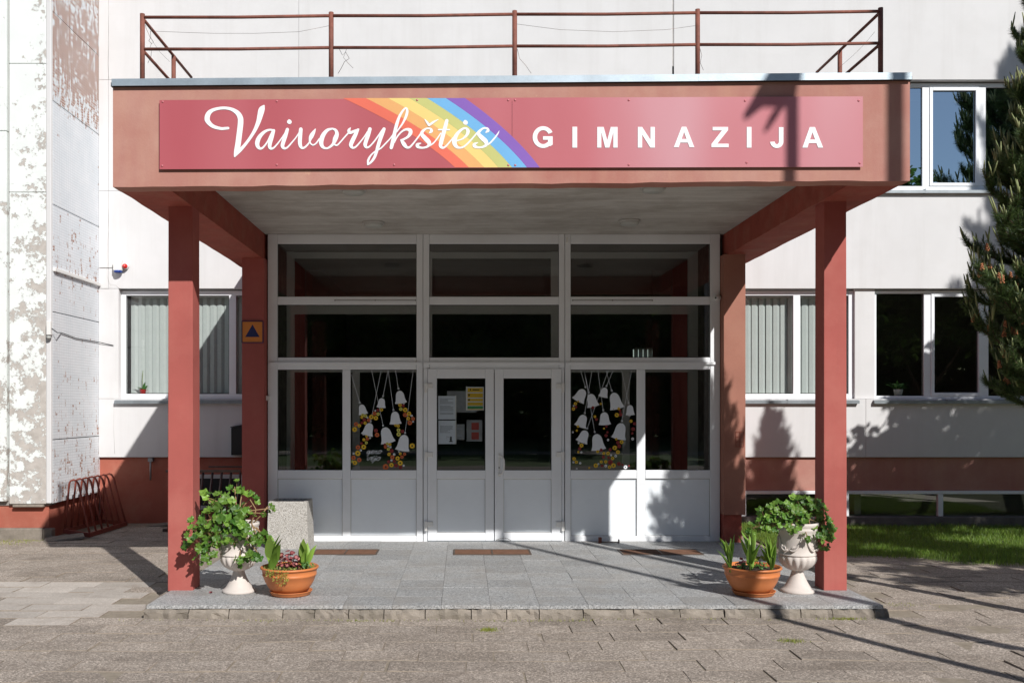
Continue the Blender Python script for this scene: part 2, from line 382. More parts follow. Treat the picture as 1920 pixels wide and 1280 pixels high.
# ------------------------------------------------------------------ ground
def ground_z(X, Y):
    r = max(0.0, min(1.0, (X-3.6)/1.5))*max(0.0, min(1.0, (Y-10)/4.5))
    return -.105-.045*r+.012*mnoise.noise(Vector((X*.7, Y*.7, 1.3)))
def grass_edge(X): return 11.55-.46*(X-4.65)+.10*math.sin(X*5.1)+.06*math.sin(X*11.7+1)
n = N('yard_ground'); x = n.xyz()
g = n.ramp(n.noise(.8, 7, .7), [(.3, (.035, .075, .012)), (.7, (.08, .14, .025))])
pth = n.ramp(n.math('ADD', x[1], n.math('MULTIPLY', n.noise(.3, 2, .5), 1.5)), [(0, 0), (1, 1)])
wob = n.math('ADD', x[1], n.math('MULTIPLY', n.noise(.35, 2, .5), 1.6))
path = n.math('MULTIPLY', n.math('GREATER_THAN', wob, -14.2), n.math('LESS_THAN', wob, -11.6))
yard = n.math('GREATER_THAN', wob, -4.5)
pv = n.ramp(n.noise(9, 6, .7), [(.3, (.17, .145, .12)), (.7, (.30, .26, .22))])
sand = n.ramp(n.noise(14, 6, .7), [(.3, (.20, .165, .12)), (.6, (.29, .245, .19)), (.74, (.19, .18, .08))])
c = n.mix(path, g, (.34, .30, .26)); c = n.mix(yard, c, pv)
c = n.mix(n.math('GREATER_THAN', x[1], 4.6), c, sand)
n.col(c); n.rough(.95); n.bump(n.noise(40, 5, .7), .5, .01); M['yard'] = n.mat
gm = MB()
xs = [-600, -150, -40, -12]+[-7+.5*i for i in range(33)]+[14, 40, 150, 600]
ys = [-600, -150, -60, -30, -15, -6, 0, 3, 4.6]+[5+.5*i for i in range(21)]+[20, 60, 200, 700]
gv = [(a, b, ground_z(a, b)-(.0055 if 4 < b < 15.6 else .03)) for b in ys for a in xs]
nx = len(xs)
gm.add(gv, [(j*nx+i, j*nx+i+1, (j+1)*nx+i+1, (j+1)*nx+i) for j in range(len(ys)-1) for i in range(nx-1)])
tag(gm.build('ground', M['yard']), kind='structure')

# paving: single slabs over the bed
pave = tag(boxobj('pavement', M['bed'], None, -2.4, 3.4, 8.35, 8.5, -.3, -.16), kind='structure')
LW, DW = .54, .275
pm = []
def slab_mesh(k, mat, lw, dw):
    rnd = random.Random(k); g = .0015+.003*rnd.random(); h = .055
    a, b = lw/2-g*.5, dw/2-g
    def j(): return rnd.uniform(-.004, .004)
    m = MB(); bot = [(-a, -b, -h), (a, -b, -h), (a, b, -h), (-a, b, -h)]
    mid = [(-a+j(), -b+j(), -.006), (a+j(), -b+j(), -.006), (a+j(), b+j(), -.006), (-a+j(), b+j(), -.006)]
    top = [(p[0]*.988, p[1]*.978, rnd.uniform(-.002, .002)) for p in mid]
    # a worn middle so the top is not one flat facet
    m.add(bot+mid+top, [(0,1,5,4),(1,2,6,5),(2,3,7,6),(3,0,4,7),(4,5,9,8),(5,6,10,9),(6,7,11,10),(7,4,8,11)], 1)
    m.add(top, [(0,1,2,3)])
    return m.mesh('paving_slab', [mat, M['slab_side']])
SL = [slab_mesh(k, M['slab'], LW, DW) for k in range(10)]
SS = [slab_mesh(50+k, M['slab_smooth'], LW, DW) for k in range(6)]
spots = []
row = 0; Y = 4.7
while Y < 14.65:
    off = LW*((row*.382) % 1)+.04*math.sin(row*2.3)
    X = -8.7+off
    while X < 9:
        ok = True
        if -2.92 < X < 3.9 and Y > 8.10: ok = False
        if X < -5.2 and Y > 12.82: ok = False
        if X < -2.6 and Y > 14.6: ok = False
        if X > 3.5 and Y > grass_edge(X)-.05: ok = False
        if ok: spots.append((X, Y))
        X += LW
    Y += DW; row += 1
inview = []
rest = MB()
for (X, Y) in spots:
    z = ground_z(X, Y); q = proj((X, Y, z))
    if -40 < q[0] < 1960 and q[1] < 1330: inview.append((X, Y, z))
    else:
        rest.box(X-LW/2+.008, X+LW/2-.008, Y-DW/2+.008, Y+DW/2-.008, z-.05, z+random.uniform(-.004, .004))
inview.sort(key=lambda s: s[1])
for i, (X, Y, z) in enumerate(inview):
    if i >= 298:
        rest.box(X-LW/2+.008, X+LW/2-.008, Y-DW/2+.008, Y+DW/2-.008, z-.05, z+random.uniform(-.004, .004)); continue
    smooth = X < -3.05 and 7.9 < Y < 9.9
    e = .12
    sx = math.atan((ground_z(X, Y+e)-ground_z(X, Y-e))/(2*e)); sy = -math.atan((ground_z(X+e, Y)-ground_z(X-e, Y))/(2*e))
    wild = 2.2 if (X > 3.9 and random.random() < .3) else 1
    o = link('paving_slab', random.choice(SS if smooth else SL), pave,
             loc=(X+random.uniform(-.006, .006), Y+random.uniform(-.005, .005), z+random.uniform(-.0035, .0035)*wild),
             rot=(sx+R(random.uniform(-.4, .4))*wild, sy+R(random.uniform(-.35, .35))*wild, R(random.uniform(-.8, .8))))
    if random.random() < .5: o.rotation_euler.z += math.pi; o.rotation_euler.x -= 2*sx*0; 
    if o.rotation_euler.z > 2:                       # turned round: keep the slope
        o.rotation_euler.x *= -1; o.rotation_euler.y *= -1
tag(rest.build('paving_slab', M['slab'], pave), kind='stuff')

# entrance platform: granite tiles on a concrete step
plat = tag(boxobj('entrance_platform', M['bed'], None, -2.66, 3.54, 8.34, 12.05, -.3, -.035), 
           'low granite tiled platform in front of the glazed entrance', 'platform')
tm = []
for k in range(6):
    rnd = random.Random(90+k); a = .2-.0011; ax = .208-.0011; m = MB()
    q = [(-ax, -a), (ax, -a), (ax, a), (-ax, a)]
    m.add([(p[0], p[1], -.03) for p in q]+[(p[0], p[1], -.0012) for p in q]+[(p[0]*.991, p[1]*.991, 0) for p in q],
          [(0,1,5,4),(1,2,6,5),(2,3,7,6),(3,0,4,7),(4,5,9,8),(5,6,10,9),(6,7,11,10),(7,4,8,11),(8,9,10,11)])
    tm.append(m.mesh('tile', M['granite']))
for j in range(10):
    for i in range(15):
        X = -2.472+.416*i; Y = 8.325+.4*j
        if Y > 12.05: continue
        link('tile', random.choice(tm), plat, loc=(X, Y, random.uniform(-.002, .002)),
             rot=(R(random.uniform(-.25, .25)), R(random.uniform(-.2, .2)), random.choice((0, math.pi))))
# worn front stones of the step
x0 = -2.70; k = 0
while x0 < 3.5:
    rnd = random.Random(300+k); w = rnd.uniform(.26, .46); x1 = min(x0+w, 3.60)
    m = MB(); nsec = 7; yf = 8.115; end = 0.0
    top = []
    for s_ in range(nsec+1):
        xx = x0+.003+(x1-x0-.006)*s_/nsec
        zt = -.031; zc = zt-rnd.uniform(.0, .022); dy = rnd.uniform(-.012, .014)+end
        top.append([(xx, 8.35, -.2), (xx, 8.35, zt), (xx, yf+.012+dy+rnd.uniform(0, .02), zt), (xx, yf+dy, zc-.012), (xx, yf-.012+rnd.uniform(-.012, .012)+end, -.075+rnd.uniform(-.015, .015)), (xx, yf-.02+end, -.2)])
    vs = [p for sec in top for p in sec]
    fs = [(s_*6+e, s_*6+(e+1) % 6, (s_+1)*6+(e+1) % 6, (s_+1)*6+e) for s_ in range(nsec) for e in range(6)]
    fs += [(5,4,3,2,1,0), tuple(nsec*6+e for e in range(6))]
    m.add(vs, fs); m.build('step_stone', M['concrete'], plat)
    x0 = x1+.002; k += 1
for xa, xb in ((-2.75, -2.684), (3.568, 3.65)): boxobj('side_kerb', M['concrete'], plat, xa, xb, 8.3, 11.9, -.2, -.02, bevel=.02)
# door mats let into the platform
for i, (xa, xb, lab) in enumerate(((588, 709, 'brown door mat let into the tiles before the left sidelight'),
                                   (850, 995, 'brown door mat let into the tiles before the double doors'),
                                   (1162, 1312, 'dark door mat let into the tiles before the right sidelight'))):
    X0, X1 = WX(xa, 11.08), WX(xb, 11.08)
    t = empty('door_mat', ((X0+X1)/2, 11.08, 0), lab, 'mat', 'door mats in the platform')
    m = MB()
    m.box(X0, X1, 10.88, 10.9, .002, .008); m.box(X0, X1, 11.26, 11.28, .002, .008)
    for xx in (X0, (X0+X1)/2-.01, X1-.02): m.box(xx, xx+.02, 10.9, 11.26, .002, .008)
    m.build('mat_frame', M['mat_frame'], t)
    for a, b in ((X0+.02, (X0+X1)/2-.01), ((X0+X1)/2+.01, X1-.02)):
        m = MB(); kx = 14
        m.box(a, b, 10.9, 11.26, .001, .0035)
        for q in range(kx):
            yy = 10.905+.35*q/kx; m.box(a, b, yy, yy+.014, .0035, .0065)
        m.build('mat_insert', M['mat_rubber'], t)

# ------------------------------------------------------------------ school building
YW = 14.7; YG = 12.0
school = empty('school_building', (0.4, YW, 0), 'white school building with red plinth behind the entrance canopy', 'building')
def panel(x0, x1, z0, z1, mat='plaster', dy=0, th=.28, name='wall_panel'):
    g = .0018
    return boxobj(name, M[mat], school, x0+g, x1-g, YW+dy, YW+dy+th, z0+g, z1-g, bevel=.004)
ZA, ZB, ZC, ZD, ZE = .904, 1.80, 3.485, 4.98, 6.68
XL, XR = -5.578, 13.0
XW0, XW1 = -5.27, -2.9          # left window
XV0, XV1 = 3.9, 6.02            # right window, next to the vestibule
XU0, XU1 = 6.33, 11.0            # right window, outer
XJ0, XJ1, XJ2 = -5.43, -2.515, 3.218
def row(z0, z1, cuts):
    for x0, x1 in zip(cuts[:-1], cuts[1:]):
        panel(x0+(.011 if abs(x0-XJ2) < .01 else 0), x1-(.011 if abs(x1-XJ2) < .01 else 0), z0, z1)
row(ZC, ZD, (XL, XJ0, -2.62)); row(4.0, ZD, (-2.62, XJ2, 3.4)); row(ZC, ZD, (3.4, XR))
row(ZD, ZE, (XL, XJ0, XJ1, XJ2, 6.0)); row(ZD, ZE, (11.0, XR))
row(ZE, 9.6, (XL, XJ0, XJ1, XJ2, XR))
panel(XL, XW0, ZB, ZC); panel(XL, -2.62, ZA, ZB); panel(XW1, -2.62, ZB, ZC)
panel(3.4, 6.17, ZA, ZB); panel(6.17, XR, ZA, ZB); panel(3.4, XV0, ZB, ZC); panel(XU1, XR, ZB, ZC)
panel(XV1, XU0, ZB, ZC, 'plaster', .05, .2, 'window_pier')
m = MB()                                                # grey joint filler behind the panels
for a in ((XL, XR, 6.7, 9.6), (XL, 6.0, 4.1, 6.9), (XL, -2.65, 3.5, 4.2), (3.4, XR, 3.5, 4.9), (XL, -2.65, ZA, 1.76), (3.4, XR, ZA, 1.76), (XL, XW0-.01, 1.7, 3.6), (3.4, XV0-.01, 1.7, 3.6)):
    m.box(a[0]+.02, a[1]-.02, YW+.012, YW+.2, a[2]+.01, a[3]-.01)
m.build('joint_filler', M['filler'], school)
# plinth
boxobj('plinth', M['plinth'], school, XL, -2.62, YW+.05, YW+.3, -.3, ZA-.004)
boxobj('plinth', M['fascia'], school, 3.4, XR, YW+.05, YW+.3, .395, ZA-.004)
boxobj('plinth_base', M['concrete_dark'], school, 3.4, XR, YW-.06, YW+.3, -.4, -.002, bevel=.012)
# roof, side, interior shell
boxobj('roof_deck', M['concrete_dark'], school, XL, XR, YW+.01, 26, 9.61, 9.75)
boxobj('end_wall', M['interior'], school, XR-.1, XR, YW+.3, 26, -.3, 9.6)
boxobj('end_wall', M['interior'], school, XL, XL+.1, YW+.31, 26, -.3, 9.6)
boxobj('upper_floor', M['interior'], school, XL+.11, XR-.11, YW+.29, 22, 4.25, 4.55)
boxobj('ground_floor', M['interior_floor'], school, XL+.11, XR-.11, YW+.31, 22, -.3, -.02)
m = MB()                                                # back wall with one bright window far inside
bx0, bx1, bz0, bz1 = WX(1187, 22), WX(1231, 22), WZ(671, 22), WZ(654, 22)
m.box(XL, bx0, 22, 22.2, -.3, 9.6); m.box(bx1, XR, 22, 22.2, -.3, 9.6)
m.box(bx0, bx1, 22, 22.2, bz1, 9.6); m.box(bx0, bx1, 22, 22.2, -.3, bz0)
m.build('back_wall', M['interior'], school)
m = MB()
for i in range(5): a = bx0+(bx1-bx0)*i/5; m.box(a+.01, a+(bx1-bx0)/5-.006, 21.93, 21.94, bz0-.02, bz1+.02)
m.build('back_window_blind', leafmat('sunlit_blind', (.8, .8, .74), (.8, .8, .74), .7, .8, .02), school)
for xx, ye in ((-2.72, 21.9), (3.6, 18.0), (6.17, 21.9)): boxobj('partition', M['interior'], school, xx-.05, xx+.05, YW+.31, ye, 0, 4.24)

def window(x0, x1, z0, z1, yf, posts, fw=.075, glass='glass', sill=True, sash=True, lean=0):
    """white plastic window: outer frame, posts, glass panes, metal sill"""
    w = MB(); d = .07
    w.box(x0, x0+fw, yf, yf+d, z0, z1); w.box(x1-fw, x1, yf, yf+d, z0, z1)
    w.box(x0+fw, x1-fw, yf, yf+d, z1-fw, z1); w.box(x0+fw, x1-fw, yf, yf+d, z0, z0+fw)
    cuts = [x0+fw]+[p for p in posts]+[x1-fw]
    ed = [x0+fw]
    for p in posts: w.box(p-.055, p+.055, yf+.002, yf+d, z0+fw, z1-fw); ed += [p-.055, p+.055]
    ed.append(x1-fw)
    o = w.build('window', M['upvc'], school, bevel=.006)
    for i in range(0, len(ed), 2):
        a, b = ed[i], ed[i+1]
        if sash and (i//2) % 2 == 1:
            s_ = MB(); q = .05
            s_.box(a, a+q, yf-.012, yf+.05, z0+fw, z1-fw); s_.box(b-q, b, yf-.012, yf+.05, z0+fw, z1-fw)
            s_.box(a+q, b-q, yf-.012, yf+.05, z1-fw-q, z1-fw); s_.box(a+q, b-q, yf-.012, yf+.05, z0+fw, z0+fw+q)
            s_.build('sash', M['upvc'], o, bevel=.005); a += q; b -= q; za, zb = z0+fw+q, z1-fw-q
        else: za, zb = z0+fw, z1-fw
        yb = yf+.03+lean*(zb-za); g = MB(); g.quad((a, yf+.03, za), (b, yf+.03, za), (b, yb, zb), (a, yb, zb))
        g.build('pane', M[glass], o)
        gk = MB(); t_ = .008                            # dark rubber gasket round the pane
        for (p0, p1, r0, r1) in ((a, a+t_, za, zb), (b-t_, b, za, zb), (a+t_, b-t_, za, za+t_), (a+t_, b-t_, zb-t_, zb)):
            gk.box(p0, p1, yf+.022, yf+.028, r0, r1)
        gk.build('gasket', M['dark'], o)
    if sill:
        s_ = MB(); xa, xb = x0-.05, x1+.03
        s_.hexa([(xa, YW-.06, z0-.075), (xb, YW-.06, z0-.075), (xb, yf+.01, z0-.02), (xa, yf+.01, z0-.02),
                 (xa, YW-.06, z0-.03), (xb, YW-.06, z0-.03), (xb, yf+.01, z0+.006), (xa, yf+.01, z0+.006)])
        k = x0+1.05
        while k < x1: s_.box(k, k+.012, YW-.062, YW+.02, z0-.078, z0-.012); k += 1.3
        s_.build('sill', M['sill'], o)
    return o
YF = YW+.10
window(XW0, XW1, ZB, ZC-.02, YF, (WX(436, YF),), sash=False)
window(XV0, XV1, ZB, ZC-.02, YF, (WX(1494, YF), WX(1600, YF)-.35,), sash=False)
window(XU0, XU1, ZB, ZC-.02, YF, (WX(1739, YF), WX(1847, YF), 9.0, 10.0), fw=.045)
window(6.0, 11.0, ZD+.03, ZE-.02, YF, (WX(1736, YF), WX(1842, YF), 9.0, 10.0), fw=.065, glass='glass_dark')
# basement window band under the plinth, right
o = MB()
bz0_, bz1_ = .0, .39
o.box(3.4, XR, YW+.02, YW+.09, bz1_-.05, bz1_); 
for px in (1395, 1588, 1765): a = WX(px, YW); o.box(a-.04, a+.04, YW+.02, YW+.08, bz0_, bz1_-.05)
ob = o.build('basement_window', M['upvc'], school, bevel=.004)
g = MB(); g.quad((3.4, YW+.06, bz0_), (XR, YW+.06, bz0_), (XR, YW+.06, bz1_), (3.4, YW+.06, bz1_)); g.build('pane', M['glass'], ob)
boxobj('window_sill_inside', M['concrete_dark'], ob, 3.4, XR, YW+.31, YW+.5, -.3, -.03)
# small basement window behind the steel rack, left
ob = MB(); a, b = WX(330, YW), WX(458, YW)
for q in ((a, b, .58, .64), (a, b, .1, .16), (a, a+.05, .16, .58), (b-.05, b, .16, .58)): ob.box(q[0], q[1], YW+.02, YW+.049, q[2], q[3])
ob = ob.build('basement_window', M['inner_frame'], school)
boxobj('pane', M['dark'], ob, a+.05, b-.05, YW+.035, YW+.047, .16, .58)
# pipe stub on the plinth
m = MB(); X = WX(283, YW); m.tube([(X, YW-.02, .89), (X, YW-.02, .56)], .014, 8); m.box(X-.035, X+.035, YW-.04, YW+.05, .84, .895)
m.build('vent_pipe', M['galv'], school)
# hairline cracks in the plaster beside the wing: thin open joints
def crack(pts, name='crack'):
    m = MB(); m.tube([P(a, b, YW-.0005) for a, b in pts], .0022, 5); m.build(name, M['filler'], school)
crack([(203, 0), (204, 60), (202, 120), (204, 148)]); crack([(203, 360), (204, 420), (201, 470), (201, 520), (206, 533), (217, 535), (224, 541)])
crack([(190, 541), (204, 542), (207, 534)]); crack([(214, 755), (213, 800), (215, 850)])

# vertical blinds
def blind(x0, x1, z0, z1, y, lab, grp):
    t = empty('vertical_blind', ((x0+x1)/2, y, z0), lab, 'blind', grp)
    sm = MB(); w = .06
    sm.add([(-w, .012, z0), (0, -.006, z0), (w, .012, z0), (w, .012, z1), (0, -.006, z1), (-w, .012, z1)], [(0,1,4,5), (1,2,3,4)])
    me = sm.mesh('slat', M['blind']); X = x0; i = 0
    while X < x1:
        o = link('slat', me, t, loc=(X, y, 0), rot=(0, 0, R(11+random.uniform(-4, 4)))); X += .112; i += 1
    boxobj('head_rail', M['white_plastic'], t, x0-.05, x1, y-.03, y+.03, z1+.005, z1+.04)
blind(XW0+.16, XW1-.1, ZB+.09, ZC-.12, YF+.16, 'grey-green vertical blind in the window left of the entrance', 'vertical blinds')
blind(XV0+.1, XV1-.12, ZB+.09, ZC-.12, YF+.16, 'grey-green vertical blind in the window right of the entrance', 'vertical blinds')
t = boxobj('roller_blind', M['beige'], None, 6.1, 10.9, YF+.17, YF+.19, ZE-.24, ZE-.12)
tag(t, 'narrow beige roller blind drawn up at the top of the upper window', 'blind')

# ------------------------------------------------------------------ left wing
YN = 13.0
wing = empty('building_wing', (XL, YN, 0), 'projecting wing with flaking white paint over brown tiles at the left', 'building')
seams = [.36, 1.23, 2.97, 3.55, 4.43, 5.84, 7.05, 9.6]
for a, b in zip(seams[:-1], seams[1:]):
    boxobj('tiled_panel', M['tiles'], wing, XL-.25, XL, YN+.06, YW+.2, a+.006, b-.006, bevel=.004)
boxobj('ledge', M['white_plastic'], wing, XL-.02, XL+.035, YN+.06, YW, 3.52, 3.57, bevel=.006)
for a, b in ((.36, 4.58), (4.58, 6.32), (6.32, 9.6)):
    boxobj('rendered_panel', M['flaking'], wing, WX(17, YN), XL-.07, YN, YN+.25, a+.003, b-.003, bevel=.008)
boxobj('corner_trim', M['plaster'], wing, XL-.069, XL+.004, YN-.003, YN+.055, .37, 9.6, bevel=.012)
for a, b in ((.4, .92), (.921, 5.4), (5.41, 9.6)):
    boxobj('rendered_panel', M['flaking'], wing, -9.5, WX(15, YN)-.012, YN-.02, YN+.25, a, b, bevel=.006)
boxobj('joint_filler', M['mortar'], wing, -9.4, XL-.03, YN+.05, YN+.24, .34, 9.59)
boxobj('plinth', M['plinth'], wing, -9.5, XL-.06, YN+.07, YW+.2, -.3, .359)
m = MB(); m.box(-9.5, WX(80, YN), YN-.03, YN+.07, -.3, .035); m.box(WX(81, YN), XL+.02, YN-.02, YN+.1, -.3, .03)
m.build('kerb', M['concrete'], wing, bevel=.014)
boxobj('drip_edge', M['concrete'], wing, WX(24, YN), WX(82, YN), YN-.012, YN+.1, .322, .357, bevel=.006)
# sensor box with its cable on the wing corner
t = empty('sensor_box', P(95, 616, YN-.03), 'small white sensor box with a cable on the flaking wing corner', 'sensor')
X, Z = WX(95, YN), WZ(616, YN)
m = MB(); m.box(X-.03, X+.03, YN-.075, YN-.005, Z-.09, Z+.10); m.build('casing', M['white_plastic'], t, bevel=.008)
m = MB(); m.lathe([(.0, -.03), (.028, -.022), (.034, 0), (.03, .01)], (X-.005, YN-.045, Z-.115), 12); m.build('lens', M['lamp_glass'], t)
m = MB(); m.tube([(X+.03, YN-.04, Z), (X+.07, YN+.05, Z-.05), (XL+.012, YN+.3, Z-.03), (XL+.012, YN+.8, Z-.07), (XL+.012, YW-.03, Z-.07), (WX(213, YW), YW-.01, Z-.12)], .006, 6)
m.build('cable', M['dark'], t)
# alarm siren on the white wall
t = empty('alarm_siren', P(225, 503, YW), 'white alarm box with blue base and red lamp above the left window', 'alarm')
X, Z = WX(224, YW), WZ(500, YW)
boxobj('casing', M['white_plastic'], t, X-.065, X+.065, YW-.10, YW-.004, Z-.07, Z+.10, bevel=.012)
m = MB(); m.lathe([(.058, -.03), (.062, -.005), (.062, 0)], (X, YW-.055, Z-.07), 20); m.build('blue_base', M['blue_plastic'], t)
m = MB(); m.lathe([(.0, -.05), (.022, -.045), (.036, -.025), (.040, 0), (.040, .03)], (0, 0, 0), 20)
o = m.build('red_lamp', M['red_plastic'], t, loc=(X+.105, YW-.05, Z-.005), rot=(R(-90), 0, 0)); o.rotation_euler = (R(90), 0, 0)
o.location = Vector((X+.105, YW-.05, Z))-t.location; o.rotation_euler = (R(-90), 0, 0)
m = MB(); m.lathe([(.043, 0), (.046, .02), (.046, .05)], (0, 0, 0), 20)
o = m.build('lamp_base', M['white_plastic'], t, loc=(X+.105, YW-.055, Z), rot=(R(-90), 0, 0))
m = MB(); m.box(WX(187, YW), X-.066, YW-.014, YW-.002, Z-.015, Z-.005); m.build('cable_duct', M['inner_frame'], t)

# ------------------------------------------------------------------ canopy
TILT = .0081
def warp(v): return (v[0], v[1], v[2]+TILT*(v[0]-.4))
ZF0, ZF1 = 3.535, 4.365
CL, CR = -2.917, 3.725
BI0, BI1 = -2.48, 3.27
can = empty('entrance_canopy', (.4, 8.8, 0), 'red concrete entrance canopy on four square columns', 'canopy')
m = MB(); ns = 40                                       # fascia, slightly uneven lower edge
rnd = random.Random(3)
for i in range(ns):
    a = CL+(CR-CL)*i/ns; b = CL+(CR-CL)*(i+1)/ns
    if i == 0: e0 = 0
    e1 = rnd.uniform(-.005, .005)
    m.hexa([(a, 8.0, ZF0+e0), (b, 8.0, ZF0+e1), (b, 8.18, ZF0+e1), (a, 8.18, ZF0+e0), (a, 8.0, ZF1), (b, 8.0, ZF1), (b, 8.18, ZF1), (a, 8.18, ZF1)]); e0 = e1
# keep only the outer shell of the row of segments
keep = [(f, mi, s) for k_, (f, mi, s) in enumerate(zip(m.f, m.m, m.s)) if not ((k_ % 6 == 3 and k_//6 < ns-1) or (k_ % 6 == 5 and k_//6 > 0))]
m.f = [k_[0] for k_ in keep]; m.m = [k_[1] for k_ in keep]; m.s = [k_[2] for k_ in keep]
m.build('fascia', M['fascia'], can, warp=warp)
for (a, b) in ((CL+.004, BI0), (BI1, CR-.004)):
    m = MB(); ns = 24; prev = 0; zt = ZF1-.003
    for i in range(ns):
        y0 = 8.181+(14.68-8.181)*i/ns; y1 = 8.181+(14.68-8.181)*(i+1)/ns; e1 = rnd.uniform(-.005, .006)
        m.hexa([(a, y0, ZF0+prev), (b, y0, ZF0+prev*.5), (b, y1, ZF0+e1*.5), (a, y1, ZF0+e1), (a, y0, zt), (b, y0, zt), (b, y1, zt), (a, y1, zt)]); prev = e1
    m.build('side_beam', M['red_beam'], can, warp=warp)
boxobj('roof_slab', M['concrete_dark'], can, BI0+.002, BI1-.002, 8.181, 14.68, 4.1, ZF1-.003, warp=warp)
zs = 3.835; Y = 8.19; i = 0
while Y < 12.0:
    boxobj('soffit_board', M['soffit'], can, BI0+.004, BI1-.004, Y, Y+.0957, zs+random.uniform(-.0004, .0004), zs+.02); Y += .0965; i += 1
boxobj('soffit_backing', M['dark'], can, BI0+.004, BI1-.004, 8.19, 14.66, zs+.022, zs+.04)
# zinc edge flashing in overlapping lengths
x0 = WX(206, 7.93)
for k, x1 in enumerate((WX(512, 7.93), WX(690, 7.93), WX(1312, 7.93), WX(1600, 7.93), WX(1709, 7.93))):
    d = .0015*(k % 2); m = MB()
    m.box(x0, x1+.02, 7.966-d, 7.974-d, 4.366, 4.424); m.box(x0, x1+.02, 7.975-d, 8.25, 4.418+d, 4.426+d)
    if k == 0: m.box(x0-.002, x0+.008, 7.98, 14.6, 4.373, 4.427)
    if k == 4: m.box(x1+.012, x1+.022, 7.98, 14.6, 4.373, 4.427)
    m.build('flashing', M['zinc'], can, warp=warp); x0 = x1
boxobj('roof_edge', M['dark'], can, CL-.012, CR+.012, 7.985, 14.6, 4.367, 4.40, warp=warp)
boxobj('roof_felt', M['concrete_dark'], can, CL-.01, CR+.01, 8.251, 14.65, 4.40, 4.415, warp=warp)
ztop = lambda X: ZF0+TILT*(X-.4)+.004
for (xa, xb, ya, yb, z0) in ((WX(315.5, 8.8), WX(361, 8.8), 8.8, 9.03, -.01), (WX(1545, 8.8), WX(1587, 8.8), 8.8, 9.02, -.005)):
    m = MB(); s_ = .004
    m.hexa([(xa-s_, ya-s_, z0), (xb+s_, ya-s_, z0), (xb+s_, yb+s_, z0), (xa-s_, yb+s_, z0), (xa, ya, ztop(xa)), (xb, ya, ztop(xb)), (xb, yb, ztop(xb)), (xa, yb, ztop(xa))])
    m.build('column', M['red'], can, bevel=.006)
boxobj('column', M['red'], can, WX(453.5, 11.85), WX(495.5, 11.85), 11.85, 12.14, -.02, ztop(-2.6), bevel=.006)
XA, XB = WX(1357, 11.85), WX(1398, 11.85)
boxobj('column', M['red_faded'], can, XA, XB, 11.85, 12.14, WZ(965, 11.85), ztop(3.3), bevel=.006)
boxobj('column_foot', M['red_beam'], can, XA+.01, XB-.035, 11.89, 12.13, -.02, WZ(965, 11.85)-.001, bevel=.006)
m = MB(); X, Z = WX(1387, 11.849), WZ(822, 11.849)       # small vent grille on the right rear column
for i in range(4): m.box(X-.05, X+.05, 11.843, 11.849, Z-.10+.06*i, Z-.095+.06*i)
for i in range(3): m.box(X-.05+.048*i, X-.046+.048*i, 11.844, 11.849, Z-.10, Z+.085)
m.build('vent_grille', M['red_beam'], can)

# round ceiling lamps
for (px, py, lab) in ((663, 360, 'front left'), (1225, 356, 'front right'), (700, 422, 'rear left'), (1180, 419, 'rear right')):
    Y = F*(3.80-EYE)/(CY-py); X = WX(px, Y)
    t = empty('ceiling_lamp', (X, Y, zs), 'round opal ceiling lamp, %s of the four under the canopy' % lab, 'lamp', 'ceiling lamps under the canopy')
    m = MB(); m.lathe([(.125, 0), (.125, -.025)], (X, Y, zs), 28); m.build('base', M['inner_frame'], t)
    m = MB(); m.lathe([(.115, -.018), (.112, -.04), (.09, -.058), (.04, -.066), (.001, -.067)], (X, Y, zs), 28); m.build('diffuser', M['lamp_glass'], t)

# railing on the canopy roof
rail = empty('roof_railing', (.4, 8.15, 4.42), 'rusty red pipe railing along the edge of the canopy roof', 'railing')
YR = 8.15; PX = [WX(p, YR) for p in (267, 621, 965, 1308, 1651)]
for X in PX:
    m = MB(); m.tube([(X, YR, 4.42), (X, YR, 5.035)], .021, 10); m.build('post', M['rust'], rail, warp=warp)
for X in (PX[0], PX[-1]):
    for Y in (9.03,):
        m = MB(); m.tube([(X, Y, 4.42), (X, Y, 5.0)], .021, 10); m.build('post', M['rust'], rail, warp=warp)
for z in (5.005, 4.735):
    for a, b in zip(PX[:-1], PX[1:]):
        m = MB(); m.tube([(a+.018, YR-.004, z), ((a+b)/2, YR-.004, z-.006), (b-.018, YR-.004, z)], .0135, 8); m.build('rail', M['rust'], rail, warp=warp)
    for X in (PX[0], PX[-1]):
        m = MB(); m.tube([(X, YR+.015, z-.004), (X, 9.0, z-.004), (X, 9.62, z-.004)], .0135, 8); m.build('rail', M['rust'], rail, warp=warp)
rnd = random.Random(12)
def wire(pts, r=.0022):
    m = MB(); m.tube([P(a, b, YR+.03) for a, b in pts], r, 5); m.build('loose_wire', M['steel'], rail)
wire([(273, 47), (274, 54), (277, 60), (282, 72), (279, 77), (284, 82), (288, 80), (283, 72), (282, 60), (285, 55), (282, 50)])
wire([(284, 82), (281, 90), (284, 95), (283, 107), (277, 119)], .0018)
wire([(290, 59), (340, 61), (400, 63), (480, 63), (560, 60), (621, 48)], .0014)
wire([(288, 81), (300, 98), (318, 116)], .0012); wire([(965, 45), (1050, 56), (1150, 60), (1250, 56), (1308, 48)], .0014)
wire([(636, 92), (642, 104), (648, 98), (655, 110), (646, 116), (640, 128), (634, 138)]); wire([(650, 92), (644, 108), (652, 118), (662, 128)], .0018)
wire([(1312, 90), (1316, 104), (1313, 118), (1319, 132)], .0018); wire([(970, 92), (974, 110), (985, 122), (996, 138)], .0018)
wire([(1640, 60), (1622, 82), (1600, 104), (1570, 130)], .0012)

